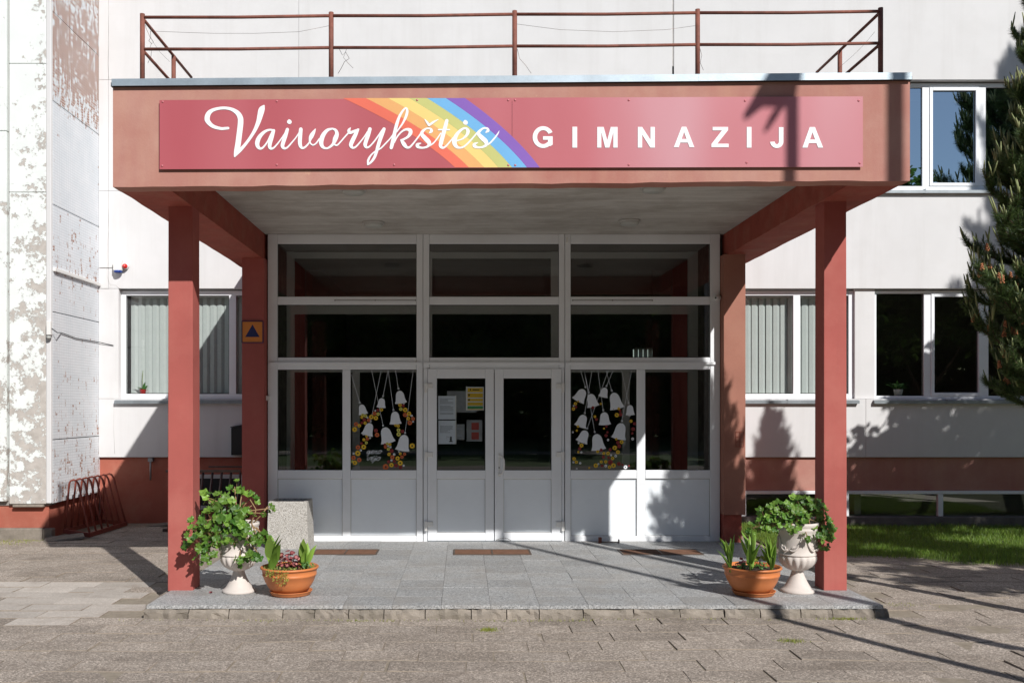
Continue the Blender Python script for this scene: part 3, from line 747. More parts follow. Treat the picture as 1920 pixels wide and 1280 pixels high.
# ------------------------------------------------------------------ school sign
YS = 7.975
sign = empty('school_sign', P(960, 316, YS), 'long crimson sign with rainbow and white lettering on the canopy fascia', 'sign')
def spt(px, py, y=YS): return P(px, py, y)
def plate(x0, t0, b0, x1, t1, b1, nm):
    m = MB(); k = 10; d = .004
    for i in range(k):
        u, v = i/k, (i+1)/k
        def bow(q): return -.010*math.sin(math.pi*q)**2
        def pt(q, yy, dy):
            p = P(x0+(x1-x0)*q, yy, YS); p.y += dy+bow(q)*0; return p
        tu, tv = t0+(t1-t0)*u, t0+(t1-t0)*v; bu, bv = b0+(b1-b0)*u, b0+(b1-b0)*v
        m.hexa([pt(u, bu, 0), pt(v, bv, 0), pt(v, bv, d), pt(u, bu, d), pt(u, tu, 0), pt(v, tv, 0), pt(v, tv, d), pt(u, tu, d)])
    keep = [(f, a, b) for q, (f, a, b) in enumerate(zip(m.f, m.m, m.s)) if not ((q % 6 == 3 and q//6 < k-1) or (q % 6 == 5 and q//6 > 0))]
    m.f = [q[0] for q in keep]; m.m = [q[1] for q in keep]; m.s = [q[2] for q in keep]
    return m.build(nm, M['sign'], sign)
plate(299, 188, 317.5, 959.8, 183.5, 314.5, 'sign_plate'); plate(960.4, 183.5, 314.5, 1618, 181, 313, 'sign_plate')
m = MB(); m.box(WX(310, 7.99), WX(1608, 7.99), 7.985, 7.999, WZ(305, 7.99), WZ(196, 7.99)); m.build('batten', M['dark'], sign)
TX = [643, 686, 727.5, 767, 800.6, 836, 872]; BX = [853, 879, 907.5, 934, 960, 988, 1012]
def rb(k, u): return TX[k]+(BX[k]-TX[k])*u+(18-7*k/6)*4*u*(1-u)
for k, nm in enumerate(('red', 'orange', 'yellow', 'green', 'blue', 'violet')):
    m = MB(); q = 20; vs = []
    for i in range(q+1):
        u = i/q; y = 184.2+(314-184.2)*u
        vs += [spt(rb(k, u), y, YS-.0012), spt(rb(k+1, u)-.15, y, YS-.0012)]
    m.add(vs, [(2*i+1, 2*i, 2*i+2, 2*i+3) for i in range(q)])
    m.build('rainbow_stripe', M['rainbow_'+nm], sign)
def catmull(p, sub=6):
    out = []; k = len(p)
    for i in range(k-1):
        a, b, c, d = p[max(i-1, 0)], p[i], p[i+1], p[min(i+2, k-1)]
        for s_ in range(sub):
            t = s_/sub
            out.append(tuple(.5*(2*b[j]+(c[j]-a[j])*t+(2*a[j]-5*b[j]+4*c[j]-d[j])*t*t+(3*b[j]-a[j]-3*c[j]+d[j])*t**3) for j in range(len(b))))
    out.append(tuple(p[-1])); return out
def brush(m, pts, org, sc, Y, wscale=1.0, y_step=6e-6, sub=6):
    """ribbon of varying width along a traced centre line, a hair proud of the plate"""
    c = catmull(pts, sub); vs = []
    for i, (x, y, w) in enumerate(c):
        a = c[max(i-1, 0)]; b = c[min(i+1, len(c)-1)]
        dx, dy = b[0]-a[0], b[1]-a[1]; L = math.hypot(dx, dy) or 1
        nx_, ny_ = -dy/L, dx/L; hw = max(w, 3)*wscale/2
        for s_ in (1, -1):
            vs.append(P(org[0]+(x+nx_*hw*s_)/sc, org[1]+(y+ny_*hw*s_)/sc, Y-y_step*i))
    m.add(vs, [(2*i, 2*i+1, 2*i+3, 2*i+2) for i in range(len(c)-1)])
    for e, (x, y, w) in ((0, c[0]), (len(c)-1, c[-1])):   # round ends
        r = max(w, 3)*wscale/2; k = 10
        m.add([P(org[0]+(x+r*math.cos(2*math.pi*j/k))/sc, org[1]+(y+r*math.sin(2*math.pi*j/k))/sc, Y-y_step*e-3e-5*(1 if e else -1)) for j in range(k)], [tuple(range(k))])
def dotp(m, x, y, r, org, sc, Y):
    m.add([P(org[0]+(x+r*rr*math.cos(R(a)))/sc, org[1]+(y+r*rr*math.sin(R(a)))/sc, Y) for a, rr in ((-100, 1.08), (-60, .95), (-15, 1.02), (30, 1.05), (70, 1), (110, .92), (160, 1), (200, .95), (235, .9))], [tuple(range(9))])
oA, oB, oC, oD, sc = (370, 180), (530, 180), (690, 180), (790, 180), 9.145
letters = [
 (oA, [[(528,553,44),(480,557,47),(400,560,50),(270,522,62),(190,450,78),(168,385,90),(195,300,80),(280,238,56),(440,208,48),(580,228,55),(685,290,78),(735,370,92),(742,450,95),(732,560,95),(714,700,95),(697,830,95),(674,940,88),(650,1015,52),(642,1035,30)],
       [(640,1038,28),(720,942,62),(800,858,52),(900,728,50),(985,590,60),(1045,450,76),(1078,330,96),(1098,250,106),(1120,205,84),(1140,172,34)]], []),
 (oA, [[(1318,596,34),(1240,582,34),(1150,618,50),(1065,705,70),(1028,800,76),(1038,868,62),(1080,903,42),(1130,880,32),(1200,790,27),(1258,680,36),(1300,606,46)],
       [(1310,594,50),(1282,690,64),(1248,805,66),(1240,865,62),(1262,904,42),(1312,888,30),(1380,815,25),(1450,720,22),(1508,632,22)]], []),
 (oA, [[(1544,575,55),(1512,680,66),(1472,800,66),(1460,860,62),(1490,899,42),(1542,884,30),(1620,800,25),(1690,715,22),(1745,632,20)]], [(1577, 445, 42)]),
 (oB, [[(312,572,62),(301,680,68),(295,790,68),(306,858,58),(336,894,40),(382,880,33),(440,822,28),(470,775,24)],
       [(562,570,16),(532,622,54),(492,692,74),(470,752,46),(470,800,27),(515,842,25),(570,815,25),(630,735,25)]], []),
 (oB, [[(850,562,30),(762,592,54),(690,682,74),(660,790,76),(682,868,56),(740,899,34),(800,882,36),(868,820,50),(902,735,80),(930,655,66),(908,588,46),(850,562,30)],
       [(885,832,32),(930,846,28),(980,802,25),(1060,710,25),(1128,635,25)]], []),
 (oB, [[(1164,545,12),(1136,592,54),(1152,632,48),(1212,612,46),(1300,574,30)],
       [(1290,580,42),(1246,670,66),(1192,780,72),(1170,846,64),(1200,889,40),(1252,874,30),(1330,790,25),(1400,700,22),(1452,616,20)]], []),
 (oB, [[(1496,568,60),(1466,670,66),(1427,780,66),(1415,843,62),(1440,884,38),(1492,865,28),(1570,780,25),(1650,670,25),(1705,590,28)],
       [(1738,568,56),(1702,660,66),(1660,780,62),(1630,880,60),(1605,970,50),(1570,1060,46),(1515,1135,38),(1462,1178,26)],
       [(1458,1178,24),(1468,1100,38),(1512,1020,28),(1590,950,25),(1680,900,25),(1760,820,25),(1840,735,22),(1895,660,22)]], []),
 (oC, [[(398,888,58),(430,760,66),(460,620,60),(495,480,55),(540,352,42),(600,252,35),(652,208,28),(672,262,44),(652,350,45),(602,458,32),(540,550,25),(488,622,22)],
       [(452,800,20),(500,702,25),(580,612,30),(660,574,40),(722,592,66),(726,642,62),(680,706,42),(588,756,36)],
       [(572,760,40),(616,826,70),(660,878,48),(712,880,35),(772,820,28),(850,720,25),(905,645,25)]], []),
 (oC, [[(1055,632,22),(1088,604,52),(1070,564,34),(1000,562,30),(934,612,48),(926,662,62),(984,730,76),(1040,790,76),(1046,840,52),(1000,878,36),(920,890,35),(850,868,54),(850,832,48),(905,812,16)],
       [(1035,858,32),(1110,820,25),(1180,740,22),(1248,640,20)], [(974,405,14),(1012,452,36),(1048,502,44)], [(1048,504,38),(1120,452,36),(1206,404,10)]], []),
 (oC, [[(1352,424,56),(1322,540,66),(1282,690,68),(1252,800,68),(1245,858,58),(1280,890,40),(1332,866,30),(1400,790,25),(1458,722,22)], [(1210,580,25),(1300,580,25),(1395,580,25)]], []),
 (oD, [[(596,772,22),(700,740,25),(778,672,46),(800,602,58),(762,557,38),(690,578,40),(602,672,60),(566,780,80),(592,858,62),(650,889,36),(730,870,30),(820,790,28),(900,700,25),(958,632,25)]], [(755, 457, 43)]),
 (oD, [[(1105,628,18),(1142,596,52),(1128,558,35),(1060,557,30),(992,612,48),(980,652,60),(1042,720,76),(1104,780,76),(1112,838,52),(1060,874,36),(980,884,35),(916,864,56),(908,830,48),(966,802,14)],
       [(1098,850,32),(1170,815,28),(1250,730,28),(1310,650,22),(1334,602,8)]], []),
]
YL = YS-.0035
for i, (org, strokes, dots) in enumerate(letters):
    m = MB()
    for k, st in enumerate(strokes): brush(m, st, org, sc, YL-.0006*k-.00005*(i % 3))
    for d in dots: dotp(m, *d, org, sc, YL)
    m.build('letter', M['white_ink'], sign)
# bold block capitals GIMNAZIJA
oE, oG, s2 = (990, 220), (1280, 220), 6.4
def cap(polys, org):
    m = MB()
    for k, pl in enumerate(polys): m.prism([P(org[0]+x/s2, org[1]+y/s2, YL-.0004*k) for x, y in pl], (0, .003, 0))
    m.build('letter', M['white_ink'], sign)
def ring(cx, cy, ro, ri, a0, a1, k=22):
    A = [R(a0+(a1-a0)*i/k) for i in range(k+1)]
    return [(cx+ro[0]*math.cos(a), cy-ro[1]*math.sin(a)) for a in A]+[(cx+ri[0]*math.cos(a), cy-ri[1]*math.sin(a)) for a in reversed(A)]
cap([ring(182, 239, (126, 131), (72, 84), 27, 317), [(180, 229), (296, 229), (296, 329), (262, 350), (240, 300), (240, 271), (180, 271)]], oE)
cap([[(533, 115), (590, 115), (590, 365), (533, 365)]], oE)
cap([[(831,117),(908,117),(951,277),(993,117),(1075,117),(1075,365),(1024,365),(1024,180),(976,365),(926,365),(880,180),(880,365),(831,365)]], oE)
cap([[(1318,117),(1370,117),(1470,272),(1470,117),(1522,117),(1522,365),(1468,365),(1370,210),(1370,365),(1318,365)]], oE)
def capA(x0, x1, a0, a1, yt, yb, z0, z1, w, org):
    xm = (a0+a1)/2
    cap([[(x0, yb), (a0, yt), (a1, yt), (x1, yb), (x1-w, yb), (xm, yt+62), (x0+w, yb)], [(x0+w*.95, z1), (x0+w*1.25, z0), (x1-w*1.25, z0), (x1-w*.95, z1)]], org)
capA(1750, 1996, 1845, 1900, 115, 360, 262, 304, 58, oE)
cap([[(360,117),(545,117),(545,155),(415,318),(552,318),(552,360),(345,360),(345,322),(472,158),(360,158)]], oG)
cap([[(770,117),(826,117),(826,365),(770,365)]], oG)
cap([[(1155,120),(1210,120),(1210,292),(1155,292)], ring(1130, 290, (80, 80), (25, 34), 0, -176)], oG)
capA(1437, 1686, 1525, 1588, 118, 365, 268, 310, 60, oG)
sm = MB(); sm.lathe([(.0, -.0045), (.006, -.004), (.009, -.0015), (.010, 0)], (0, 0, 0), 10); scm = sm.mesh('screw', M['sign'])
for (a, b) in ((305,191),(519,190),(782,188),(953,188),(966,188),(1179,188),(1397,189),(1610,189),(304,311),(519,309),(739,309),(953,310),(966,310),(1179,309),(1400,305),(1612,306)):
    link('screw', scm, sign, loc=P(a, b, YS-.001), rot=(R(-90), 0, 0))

# ------------------------------------------------------------------ entrance glazing
def gx(p): return WX(p, YG)
def gz(p): return WZ(p, YG)
gl = empty('entrance_glazing', (gx(926), YG, 0), 'white framed glazed entrance front with sidelights under the canopy', 'glazing')
ZT, ZBOT = 3.834, -.012
def bar(m, a, b, t, u, y=0, d=.075): m.box(gx(a), gx(b), YG+y, YG+y+d, gz(u), gz(t))
def bay(a, b, rows, mids, low=True):
    m = MB()
    m.box(gx(a), gx(a)+.001, YG+.03, YG+.031, 1, 1.001)
    return m
for (a, b) in ((502, 520), (781, 792.7), (793.5, 805), (1048, 1058.7), (1059.5, 1070), (1332, 1350)):
    boxobj('post', M['upvc'], gl, gx(a), gx(b), YG, YG+.075, ZBOT if not 790 < a < 1055 else gz(690), ZT, bevel=.005)
def hbar(a, b, t, u, nm='transom', y=.002):
    m = MB(); m.box(gx(a), gx(b), YG+y, YG+.073, gz(u) if u < 1016 else ZBOT, gz(t) if t > 444 else ZT-.002); m.build(nm, M['upvc'], gl, bevel=.006)
for (a, b) in ((520.2, 780.8), (805.2, 1047.8), (1070.2, 1331.8)):
    hbar(a, b, 443, 457); hbar(a, b, 556, 571); hbar(a, b, 670, 692.5)
    boxobj('drip_rail', M['upvc'], gl, gx(a-14 if a < 600 else a-10), gx(b+10), YG-.022, YG-.001, gz(683.5), gz(678.5), bevel=.003)
for (a, b, mid) in ((520.2, 780.8, (642, 657)), (1070.2, 1331.8, (1194, 1210))):
    hbar(a, mid[0]-.2, 881, 897); hbar(mid[1]+.2, b, 881, 897); hbar(a, b, 1004.5, 1017)
    m = MB(); m.box(gx(mid[0]), gx(mid[1]), YG+.003, YG+.072, gz(1004.3), gz(692.7)); m.build('post', M['upvc'], gl, bevel=.005)
    for (p, q) in ((a, mid[0]), (mid[1], b)):
        boxobj('kick_panel', M['kick'], gl, gx(p)+.001, gx(q)-.001, YG+.028, YG+.05, gz(1004.3)-.0, gz(897)-.001)
        g = MB()                                        # shadow gap beads round the panel
        for bb in ((gx(p), gx(q), gz(898.2), gz(897.0)), (gx(p), gx(q), gz(1004.4), gz(1003.4)), (gx(p), gx(p)+.007, gz(1003.4), gz(898.2)), (gx(q)-.007, gx(q), gz(1003.4), gz(898.2))):
            g.box(bb[0], bb[1], YG+.020, YG+.026, bb[2], bb[3])
        g.build('bead', M['inner_frame'], gl)
def pane(a, b, t, u, parent=gl, y=.034):
    g = MB(); g.quad((gx(a), YG+y, gz(u)), (gx(b), YG+y, gz(u)), (gx(b), YG+y, gz(t)), (gx(a), YG+y, gz(t))); g.build('pane', M['glass'], parent)
    k = MB(); t_ = .007
    for q in ((gx(a), gx(a)+t_, gz(u), gz(t)), (gx(b)-t_, gx(b), gz(u), gz(t)), (gx(a)+t_, gx(b)-t_, gz(u), gz(u)+t_), (gx(a)+t_, gx(b)-t_, gz(t)-t_, gz(t))):
        k.box(q[0], q[1], YG+y-.008, YG+y-.003, q[2], q[3])
    k.build('gasket', M['dark'], parent)
for (a, b) in ((520, 781), (805, 1048), (1070, 1332)): pane(a, b, 457, 556); pane(a, b, 571, 670)
for (a, b) in ((520, 642), (657, 781), (1070, 1194), (1210, 1332)): pane(a, b, 692.5, 881)
m = MB()                                                # thin stay rods on the middle transom
for (a, b, y) in ((628, 779, 563), (1074, 1223, 563)): m.tube([P(a, y, YG-.006), P(b, y, YG-.006)], .003, 6); [m.tube([P(q, y, YG-.012), P(q, y, YG+.004)], .008, 6) for q in (a, (a+b)/2, b)]
m.build('stay_rod', M['steel'], gl)
# doors
def door(a, b, gl0, gl1, hinge_px, lab):
    t = empty('entrance_door', (gx((a+b)/2), YG, 0), lab, 'door', 'double entrance doors')
    y = -.016; y1 = .06; zb = .008; zt = gz(691)
    m = MB()
    m.box(gx(a), gx(gl0), YG+y, YG+y1, zb, zt); m.box(gx(gl1), gx(b), YG+y, YG+y1, zb, zt)
    for (u, v) in ((691, 709), (881, 897), (998, 1015)):
        m.box(gx(gl0), gx(gl1), YG+y+.001, YG+y1-.001, max(gz(v), zb) if v < 1010 else zb, gz(u) if u > 692 else zt)
    m.build('leaf_frame', M['upvc'], t, bevel=.006)
    pane(gl0, gl1, 709, 881, t, .02)
    boxobj('kick_panel', M['kick'], t, gx(gl0)+.001, gx(gl1)-.001, YG+.012, YG+.03, gz(998)+.001, gz(897)-.001)
    g = MB()
    for bb in ((gx(gl0), gx(gl1), gz(898.4), gz(897.1)), (gx(gl0), gx(gl1), gz(997.9), gz(996.8)), (gx(gl0), gx(gl0)+.007, gz(996.8), gz(898.4)), (gx(gl1)-.007, gx(gl1), gz(996.8), gz(898.4))):
        g.box(bb[0], bb[1], YG+.004, YG+.010, bb[2], bb[3])
    g.build('bead', M['inner_frame'], t)
    s_ = 1 if hinge_px < (a+b)/2 else -1
    for yy in (724, 852, 982):
        h = MB(); hx = gx(hinge_px)
        h.box(min(hx, hx+.085*s_), max(hx, hx+.085*s_), YG-.034, YG-.0165, gz(yy+4), gz(yy-5))
        h.box(hx-.018, hx+.018, YG-.05, YG-.0345, gz(yy+12), gz(yy-6))
        h.build('hinge', M['white_plastic'], t, bevel=.004)
    return t
dl = door(802, 926, 819, 910, 799, 'left leaf of the white double doors, papers behind its glass')
dr = door(927.4, 1053, 944, 1034, 1055, 'right leaf of the white double doors, with the pull handle')
m = MB(); hx = gx(936)
m.tube([(hx, YG-.016, gz(854)), (hx, YG-.05, gz(853)), (hx+.03, YG-.068, gz(854)), (hx+.055, YG-.07, gz(861)), (hx+.058, YG-.07, gz(870)), (hx+.055, YG-.07, gz(880)), (hx+.03, YG-.068, gz(887)), (hx, YG-.05, gz(888)), (hx, YG-.016, gz(888))], .0115, 10)
m.build('handle', M['white_plastic'], dr)
m = MB(); m.box(hx-.012, hx+.014, YG-.022, YG-.0165, gz(893), gz(849)); m.build('handle_plate', M['white_plastic'], dr, bevel=.003)
m = MB(); m.lathe([(.006, 0), (.008, .004)], (0, 0, 0), 10); o = m.build('keyhole', M['dark'], dr, loc=(hx-.002, YG-.0225, gz(876)), rot=(R(90), 0, 0))
m = MB(); m.tube([P(930, 1012, YG-.03), P(940, 1008, YG-.05), P(952, 1009, YG-.06), P(958, 1013, YG-.045)], .003, 6); m.build('door_chain', M['steel'], dr)
for (a, b) in ((794, 801.5), (1053.6, 1058)):
    boxobj('door_jamb', M['upvc'], gl, gx(a), gx(b), YG+.001, YG+.074, ZBOT, gz(690.4), bevel=.003)
boxobj('threshold', M['sill'], gl, gx(802), gx(1053), YG-.02, YG+.07, -.01, .006)
# vestibule behind: stone side walls, inner glazing
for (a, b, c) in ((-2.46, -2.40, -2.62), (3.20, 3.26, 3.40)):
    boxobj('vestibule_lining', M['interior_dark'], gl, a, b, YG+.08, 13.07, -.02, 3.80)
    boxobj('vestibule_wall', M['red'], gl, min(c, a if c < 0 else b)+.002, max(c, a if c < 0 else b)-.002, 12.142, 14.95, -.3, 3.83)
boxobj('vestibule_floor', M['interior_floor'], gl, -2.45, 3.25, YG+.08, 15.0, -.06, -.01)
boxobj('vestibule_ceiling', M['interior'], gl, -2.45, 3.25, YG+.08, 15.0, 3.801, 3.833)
m = MB(); YI = 13.08
for (a, b) in ((502, 523), (781, 805), (1048, 1070), (1329, 1350)): m.box(gx(a), gx(b), YI, YI+.06, 0, 3.79)
for (t_, u) in ((443, 459), (556, 573), (670, 692), (1000, 1016)):
    for (a, b) in ((523, 781), (805, 1048), (1070, 1329)): m.box(gx(a), gx(b), YI+.002, YI+.058, gz(u), gz(t_) if t_ > 450 else 3.785)
for a in (642, 1194): m.box(gx(a), gx(a+15), YI+.003, YI+.057, gz(1000), gz(692))
m.build('inner_frame', M['inner_frame'], gl)
g = MB(); g.quad((gx(505), YI+.03, 0), (gx(1348), YI+.03, 0), (gx(1348), YI+.03, 3.78), (gx(505), YI+.03, 3.78)); g.build('inner_pane', M['inner_glass'], gl)

# ------------------------------------------------------------------ window decorations
YD = YG+.0325
FC = {'y': ('flower_yellow', (.74, .47, .02)), 'o': ('flower_orange', (.58, .13, .035)), 'd': ('flower_red', (.26, .022, .02)), 'g': ('flower_lime', (.62, .60, .11)), 'w': ('flower_white', (.74, .76, .78))}
FM = {}
for k, (nm, cc) in FC.items():
    mt = surf(nm, cc, .06, 30, 60, .6, 0); ctr = M['blackink'] if k in 'ygw' else surf(nm+'_eye', (.07, .01, .01), .1, 30, 60, .6, 0)
    f = MB(); q = 21
    vs = [(0, 0, 0)]+[(.32*math.cos(2*math.pi*j/q), 0, .32*math.sin(2*math.pi*j/q)) for j in range(q)]
    vs += [((.90+.14*abs(math.cos(3.5*2*math.pi*j/q)))*math.cos(2*math.pi*j/q), 0, (.90+.14*abs(math.cos(3.5*2*math.pi*j/q)))*math.sin(2*math.pi*j/q)) for j in range(q)]
    f.add(vs, [(0, 1+j, 1+(j+1) % q) for j in range(q)], 1); f.add(vs, [(1+j, 1+q+j, 1+q+(j+1) % q, 1+(j+1) % q) for j in range(q)], 0)
    FM[k] = f.mesh('flower', [mt, ctr])
def bellmesh():
    prof = [(-.50, .52), (-.46, .44), (-.40, .30), (-.36, .10), (-.33, -.15), (-.28, -.32), (-.18, -.44), (-.06, -.5), (.06, -.5), (.18, -.44), (.28, -.32), (.33, -.15), (.36, .10), (.40, .30), (.46, .44), (.50, .52), (.25, .56), (0, .575), (-.25, .56)]
    m = MB(); m.prism([(x, 0, -y) for x, y in prof], (0, .0006, 0)); return m.mesh('bell', M['decal'])
BM = bellmesh()
def decal(org, bells, flowers, name, lab):
    s_ = 6.094; t = empty(name, P(org[0]+70, org[1]+200, YD), lab, 'window sticker', 'bell stickers on the sidelights')
    for i, (rx, ry, cx, cy, h, w, a, sx, sy) in enumerate(bells):
        yy = YD-.0004*(i % 4)
        o = link('bell', BM, t, loc=P(org[0]+cx/s_, org[1]+cy/s_, yy), rot=(0, R(a), 0), scale=(w/s_*YG/F*1.05, 1, h/s_*YG/F*.95))
        m = MB(); A = P(org[0]+sx/s_, org[1]+sy/s_, yy-.0002); B = P(org[0]+rx/s_, org[1]+ry/s_, yy-.0002)
        d = (B-A).normalized(); nn = Vector((d.z, 0, -d.x))*.0021
        m.add([A-nn, A+nn, B+nn, B-nn], [(0,1,2,3)])
        k = 10; r1, r2 = .012, .006
        m.add([B+Vector((r1*math.cos(2*math.pi*j/k), -.0001, r1*math.sin(2*math.pi*j/k))) for j in range(k)]+[B+Vector((r2*math.cos(2*math.pi*j/k), -.0001, r2*math.sin(2*math.pi*j/k))) for j in range(k)],
              [(j, (j+1) % k, k+(j+1) % k, k+j) for j in range(k)])
        m.build('string', M['decal'], t)
    for i, (x, y, r, c) in enumerate(flowers):
        rr = r/s_*YG/F
        link('flower', FM[c], t, loc=P(org[0]+x/s_, org[1]+y/s_, YD-.0016-.00012*(i % 5)), rot=(0, random.uniform(0, 6), 0), scale=(rr, 1, rr))
    return t
LB = [(210,455,240,530,115,108,-12,115,135),(477,380,460,455,110,105,6,535,85),(652,295,672,388,145,135,-8,618,85),(595,538,615,625,145,135,-4,535,85),(335,668,312,755,145,135,16,455,90),(477,715,515,822,185,165,-14,345,85),(728,800,710,908,185,160,9,822,85)]
LF = [(245,597,18,'g'),(278,607,18,'g'),(235,622,17,'y'),(298,625,10,'w'),(262,652,20,'d'),(312,655,20,'o'),(272,688,18,'y'),(235,685,16,'d'),(168,700,24,'o'),(205,718,20,'y'),(152,760,28,'y'),(343,617,26,'y'),(395,630,25,'y'),(380,577,22,'o'),(420,585,19,'g'),(388,545,10,'w'),(418,540,17,'d'),(458,535,19,'y'),(395,772,22,'d'),(408,822,26,'o'),(252,815,10,'w'),(288,838,14,'y'),(328,857,11,'w'),(298,868,18,'o'),(258,877,18,'y'),(285,912,17,'g'),(230,920,16,'d'),(190,965,26,'o'),(255,960,28,'y'),(223,997,13,'w'),(188,1032,31,'y'),(140,1035,12,'w'),(138,1083,25,'o'),(205,1108,25,'o'),(155,1140,26,'y'),(122,1125,14,'g'),(670,482,20,'y'),(707,488,17,'d'),(680,528,20,'g'),(730,537,26,'y'),(728,594,24,'o'),(773,580,25,'y'),(803,604,13,'w'),(765,635,21,'y'),(820,638,22,'o'),(783,684,27,'o'),(820,672,10,'w'),(713,460,11,'w'),(620,713,15,'y'),(650,720,18,'y'),(653,768,21,'g'),(698,782,20,'d'),(655,815,25,'g'),(810,948,30,'y'),(497,932,14,'d'),(523,922,15,'g'),(555,930,17,'y'),(535,950,10,'w'),(503,960,18,'o'),(562,962,12,'w'),(537,985,17,'g'),(575,1005,22,'d'),(545,1043,20,'y'),(603,1045,14,'w'),(583,1078,24,'o'),(643,1090,25,'y'),(692,1075,19,'o'),(673,1038,16,'y'),(723,1042,18,'o'),(658,1015,9,'w'),(572,1113,12,'w'),(605,1125,18,'d'),(540,1130,19,'d'),(573,1167,25,'y'),(673,1143,29,'y'),(625,1172,22,'d'),(712,1173,12,'w'),(507,1188,34,'o'),(675,1190,22,'d')]
RB = [(230,278,178,368,150,150,28,175,88),(267,337,302,425,150,140,-14,217,88),(470,265,443,335,112,108,14,545,90),(530,318,570,430,190,165,-14,465,88),(722,458,740,537,115,105,-2,643,88),(222,573,193,660,145,140,20,305,90),(432,542,447,633,145,138,-3,372,88),(645,665,626,775,185,165,12,757,88),(250,748,210,838,145,140,22,490,90),(335,790,368,900,185,165,-9,217,88)]
RF = [(148,440,11,'y'),(115,466,19,'y'),(173,445,10,'w'),(95,490,9,'w'),(92,525,19,'y'),(120,505,15,'d'),(405,468,12,'y'),(315,510,16,'d'),(338,613,16,'y'),(355,645,16,'d'),(610,523,16,'y'),(588,596,25,'y'),(632,590,20,'d'),(625,550,14,'d'),(552,525,12,'w'),(750,665,18,'y'),(735,603,10,'w'),(790,695,18,'d'),(775,755,22,'d'),(765,805,14,'d'),(770,867,17,'w'),(145,725,15,'y'),(132,773,13,'y'),(85,792,11,'w'),(442,750,11,'y'),(470,725,14,'d'),(480,792,13,'d'),(465,830,18,'d'),(488,880,13,'w'),(185,943,23,'y'),(152,915,12,'w'),(217,915,10,'w'),(165,980,18,'d'),(148,1018,13,'y'),(183,1022,12,'w'),(100,1095,20,'y'),(125,1132,18,'y'),(92,1135,11,'w'),(170,1145,13,'w'),(370,1012,17,'y'),(410,995,18,'d'),(440,1033,17,'y'),(488,1033,21,'y'),(435,1075,18,'d'),(495,1082,16,'d'),(540,1090,19,'y'),(523,1055,11,'w'),(575,1063,15,'w'),(512,990,18,'d'),(565,970,26,'y'),(600,910,20,'d'),(643,903,22,'y'),(615,953,22,'d'),(582,870,14,'y'),(600,1018,23,'y'),(410,1130,17,'y'),(462,1128,19,'y'),(515,1135,28,'d'),(348,1172,25,'y'),(378,1153,11,'w'),(420,1175,16,'d'),(462,1175,16,'w'),(505,1190,19,'y'),(550,1172,27,'y'),(612,1152,22,'d'),(653,1163,12,'d'),(687,1190,22,'w'),(727,1175,10,'d'),(273,1198,11,'y'),(130,1208,10,'w')]
d1 = decal((640, 680), LB, LF, 'bell_sticker', 'white bells and flowers stuck on the left sidelight, with white handwriting')
decal((1060, 680), RB, RF, 'bell_sticker', 'ten white bells and dim flowers stuck on the right sidelight')
m = MB(); o5 = (680, 830); s5 = 25.6; Wd = 26
hand = [[(335,368),(262,392),(200,470),(218,510),(272,480),(345,395)], [(362,378),(320,480),(262,580),(208,636)], [(300,520),(380,470),(425,455),(490,420),(520,372),(482,358),(424,430),(422,498),(462,522),(540,470),(592,395)],
        [(590,376),(622,412),(695,366),(645,440),(632,498),(672,512),(735,468)], [(850,360),(772,400),(732,470),(770,510),(850,470),(902,400),(872,356),(850,360),(940,398)],
        [(268,682),(215,780),(242,830),(312,780),(368,692),(432,680)], [(408,782),(490,740),(512,692),(470,690),(402,770),(400,840),(450,862),(520,805),(610,725)], [(625,715),(562,850),(450,960)], [(560,850),(620,815),(690,750)],
        [(780,682),(702,730),(670,808),(710,842),(790,800),(842,732),(812,684),(780,682),(880,698)]]
for k, st in enumerate(hand): brush(m, [(a, b, Wd) for a, b in st], o5, s5, YD-.001-.0002*k, sub=4)
for (a, b) in ((560, 640), (670, 640)): dotp(m, a, b, 26, o5, s5, YD-.001)
m.build('handwriting', M['decal'], d1)

# papers behind the glass of the left door
def sheet(x0, y0, x1, y1, mat, lab, yo=0, lines=(), extra=None, cat='notice'):
    t = empty('paper_notice', P((x0+x1)/2, y1, YG+.026+yo), lab, cat)
    Y = YG+.024+yo
    m = MB(); m.box(WX(x0, Y), WX(x1, Y), Y, Y+.0008, WZ(y1, Y), WZ(y0, Y)); m.build('sheet', mat, t)
    if lines:
        m = MB()
        for (a, b, c, h) in lines: m.box(WX(a, Y), WX(c, Y), Y-.0006, Y-.0002, WZ(b+h, Y), WZ(b, Y))
        m.build('print', M['ink'], t)
    if extra: extra(t, Y)
    return t
def txt(x0, x1, y0, y1, k, seed):
    rnd = random.Random(seed); return [(x0, y0+(y1-y0)*i/k, x0+(x1-x0)*rnd.choice((1, 1, .95, .6, .8)), .8) for i in range(k) if rnd.random() < .85]
def punch(t, Y, x, y0, y1):
    m = MB(); m.box(WX(x-.9, Y), WX(x+.9, Y), Y-.0003, Y+.0009, WZ(y1, Y), WZ(y0, Y)); m.build('sleeve_edge', M['white_plastic'], t)
def lower(t, Y):
    punch(t, Y, 854.6, 787, 832)
    m = MB(); rnd = random.Random(4)
    for i in range(9): a, b = rnd.uniform(836, 844), rnd.uniform(817, 824); m.box(WX(a, Y), WX(a+.8, Y), Y-.0006, Y-.0002, WZ(b+.8, Y), WZ(b, Y))
    m.box(WX(844, Y), WX(847, Y), Y-.0006, Y-.0002, WZ(827, Y), WZ(818, Y)); m.box(WX(842, Y), WX(849, Y), Y-.0007, Y-.0003, WZ(828, Y), WZ(826.5, Y)); m.build('drawing', M['blackink'], t)
sheet(821.5, 742, 853.5, 786, M['paper'], 'upper white printed sheet on the left door glass', 0, txt(825, 850, 747, 780, 15, 1), lambda t, Y: punch(t, Y, 854.5, 741, 786))
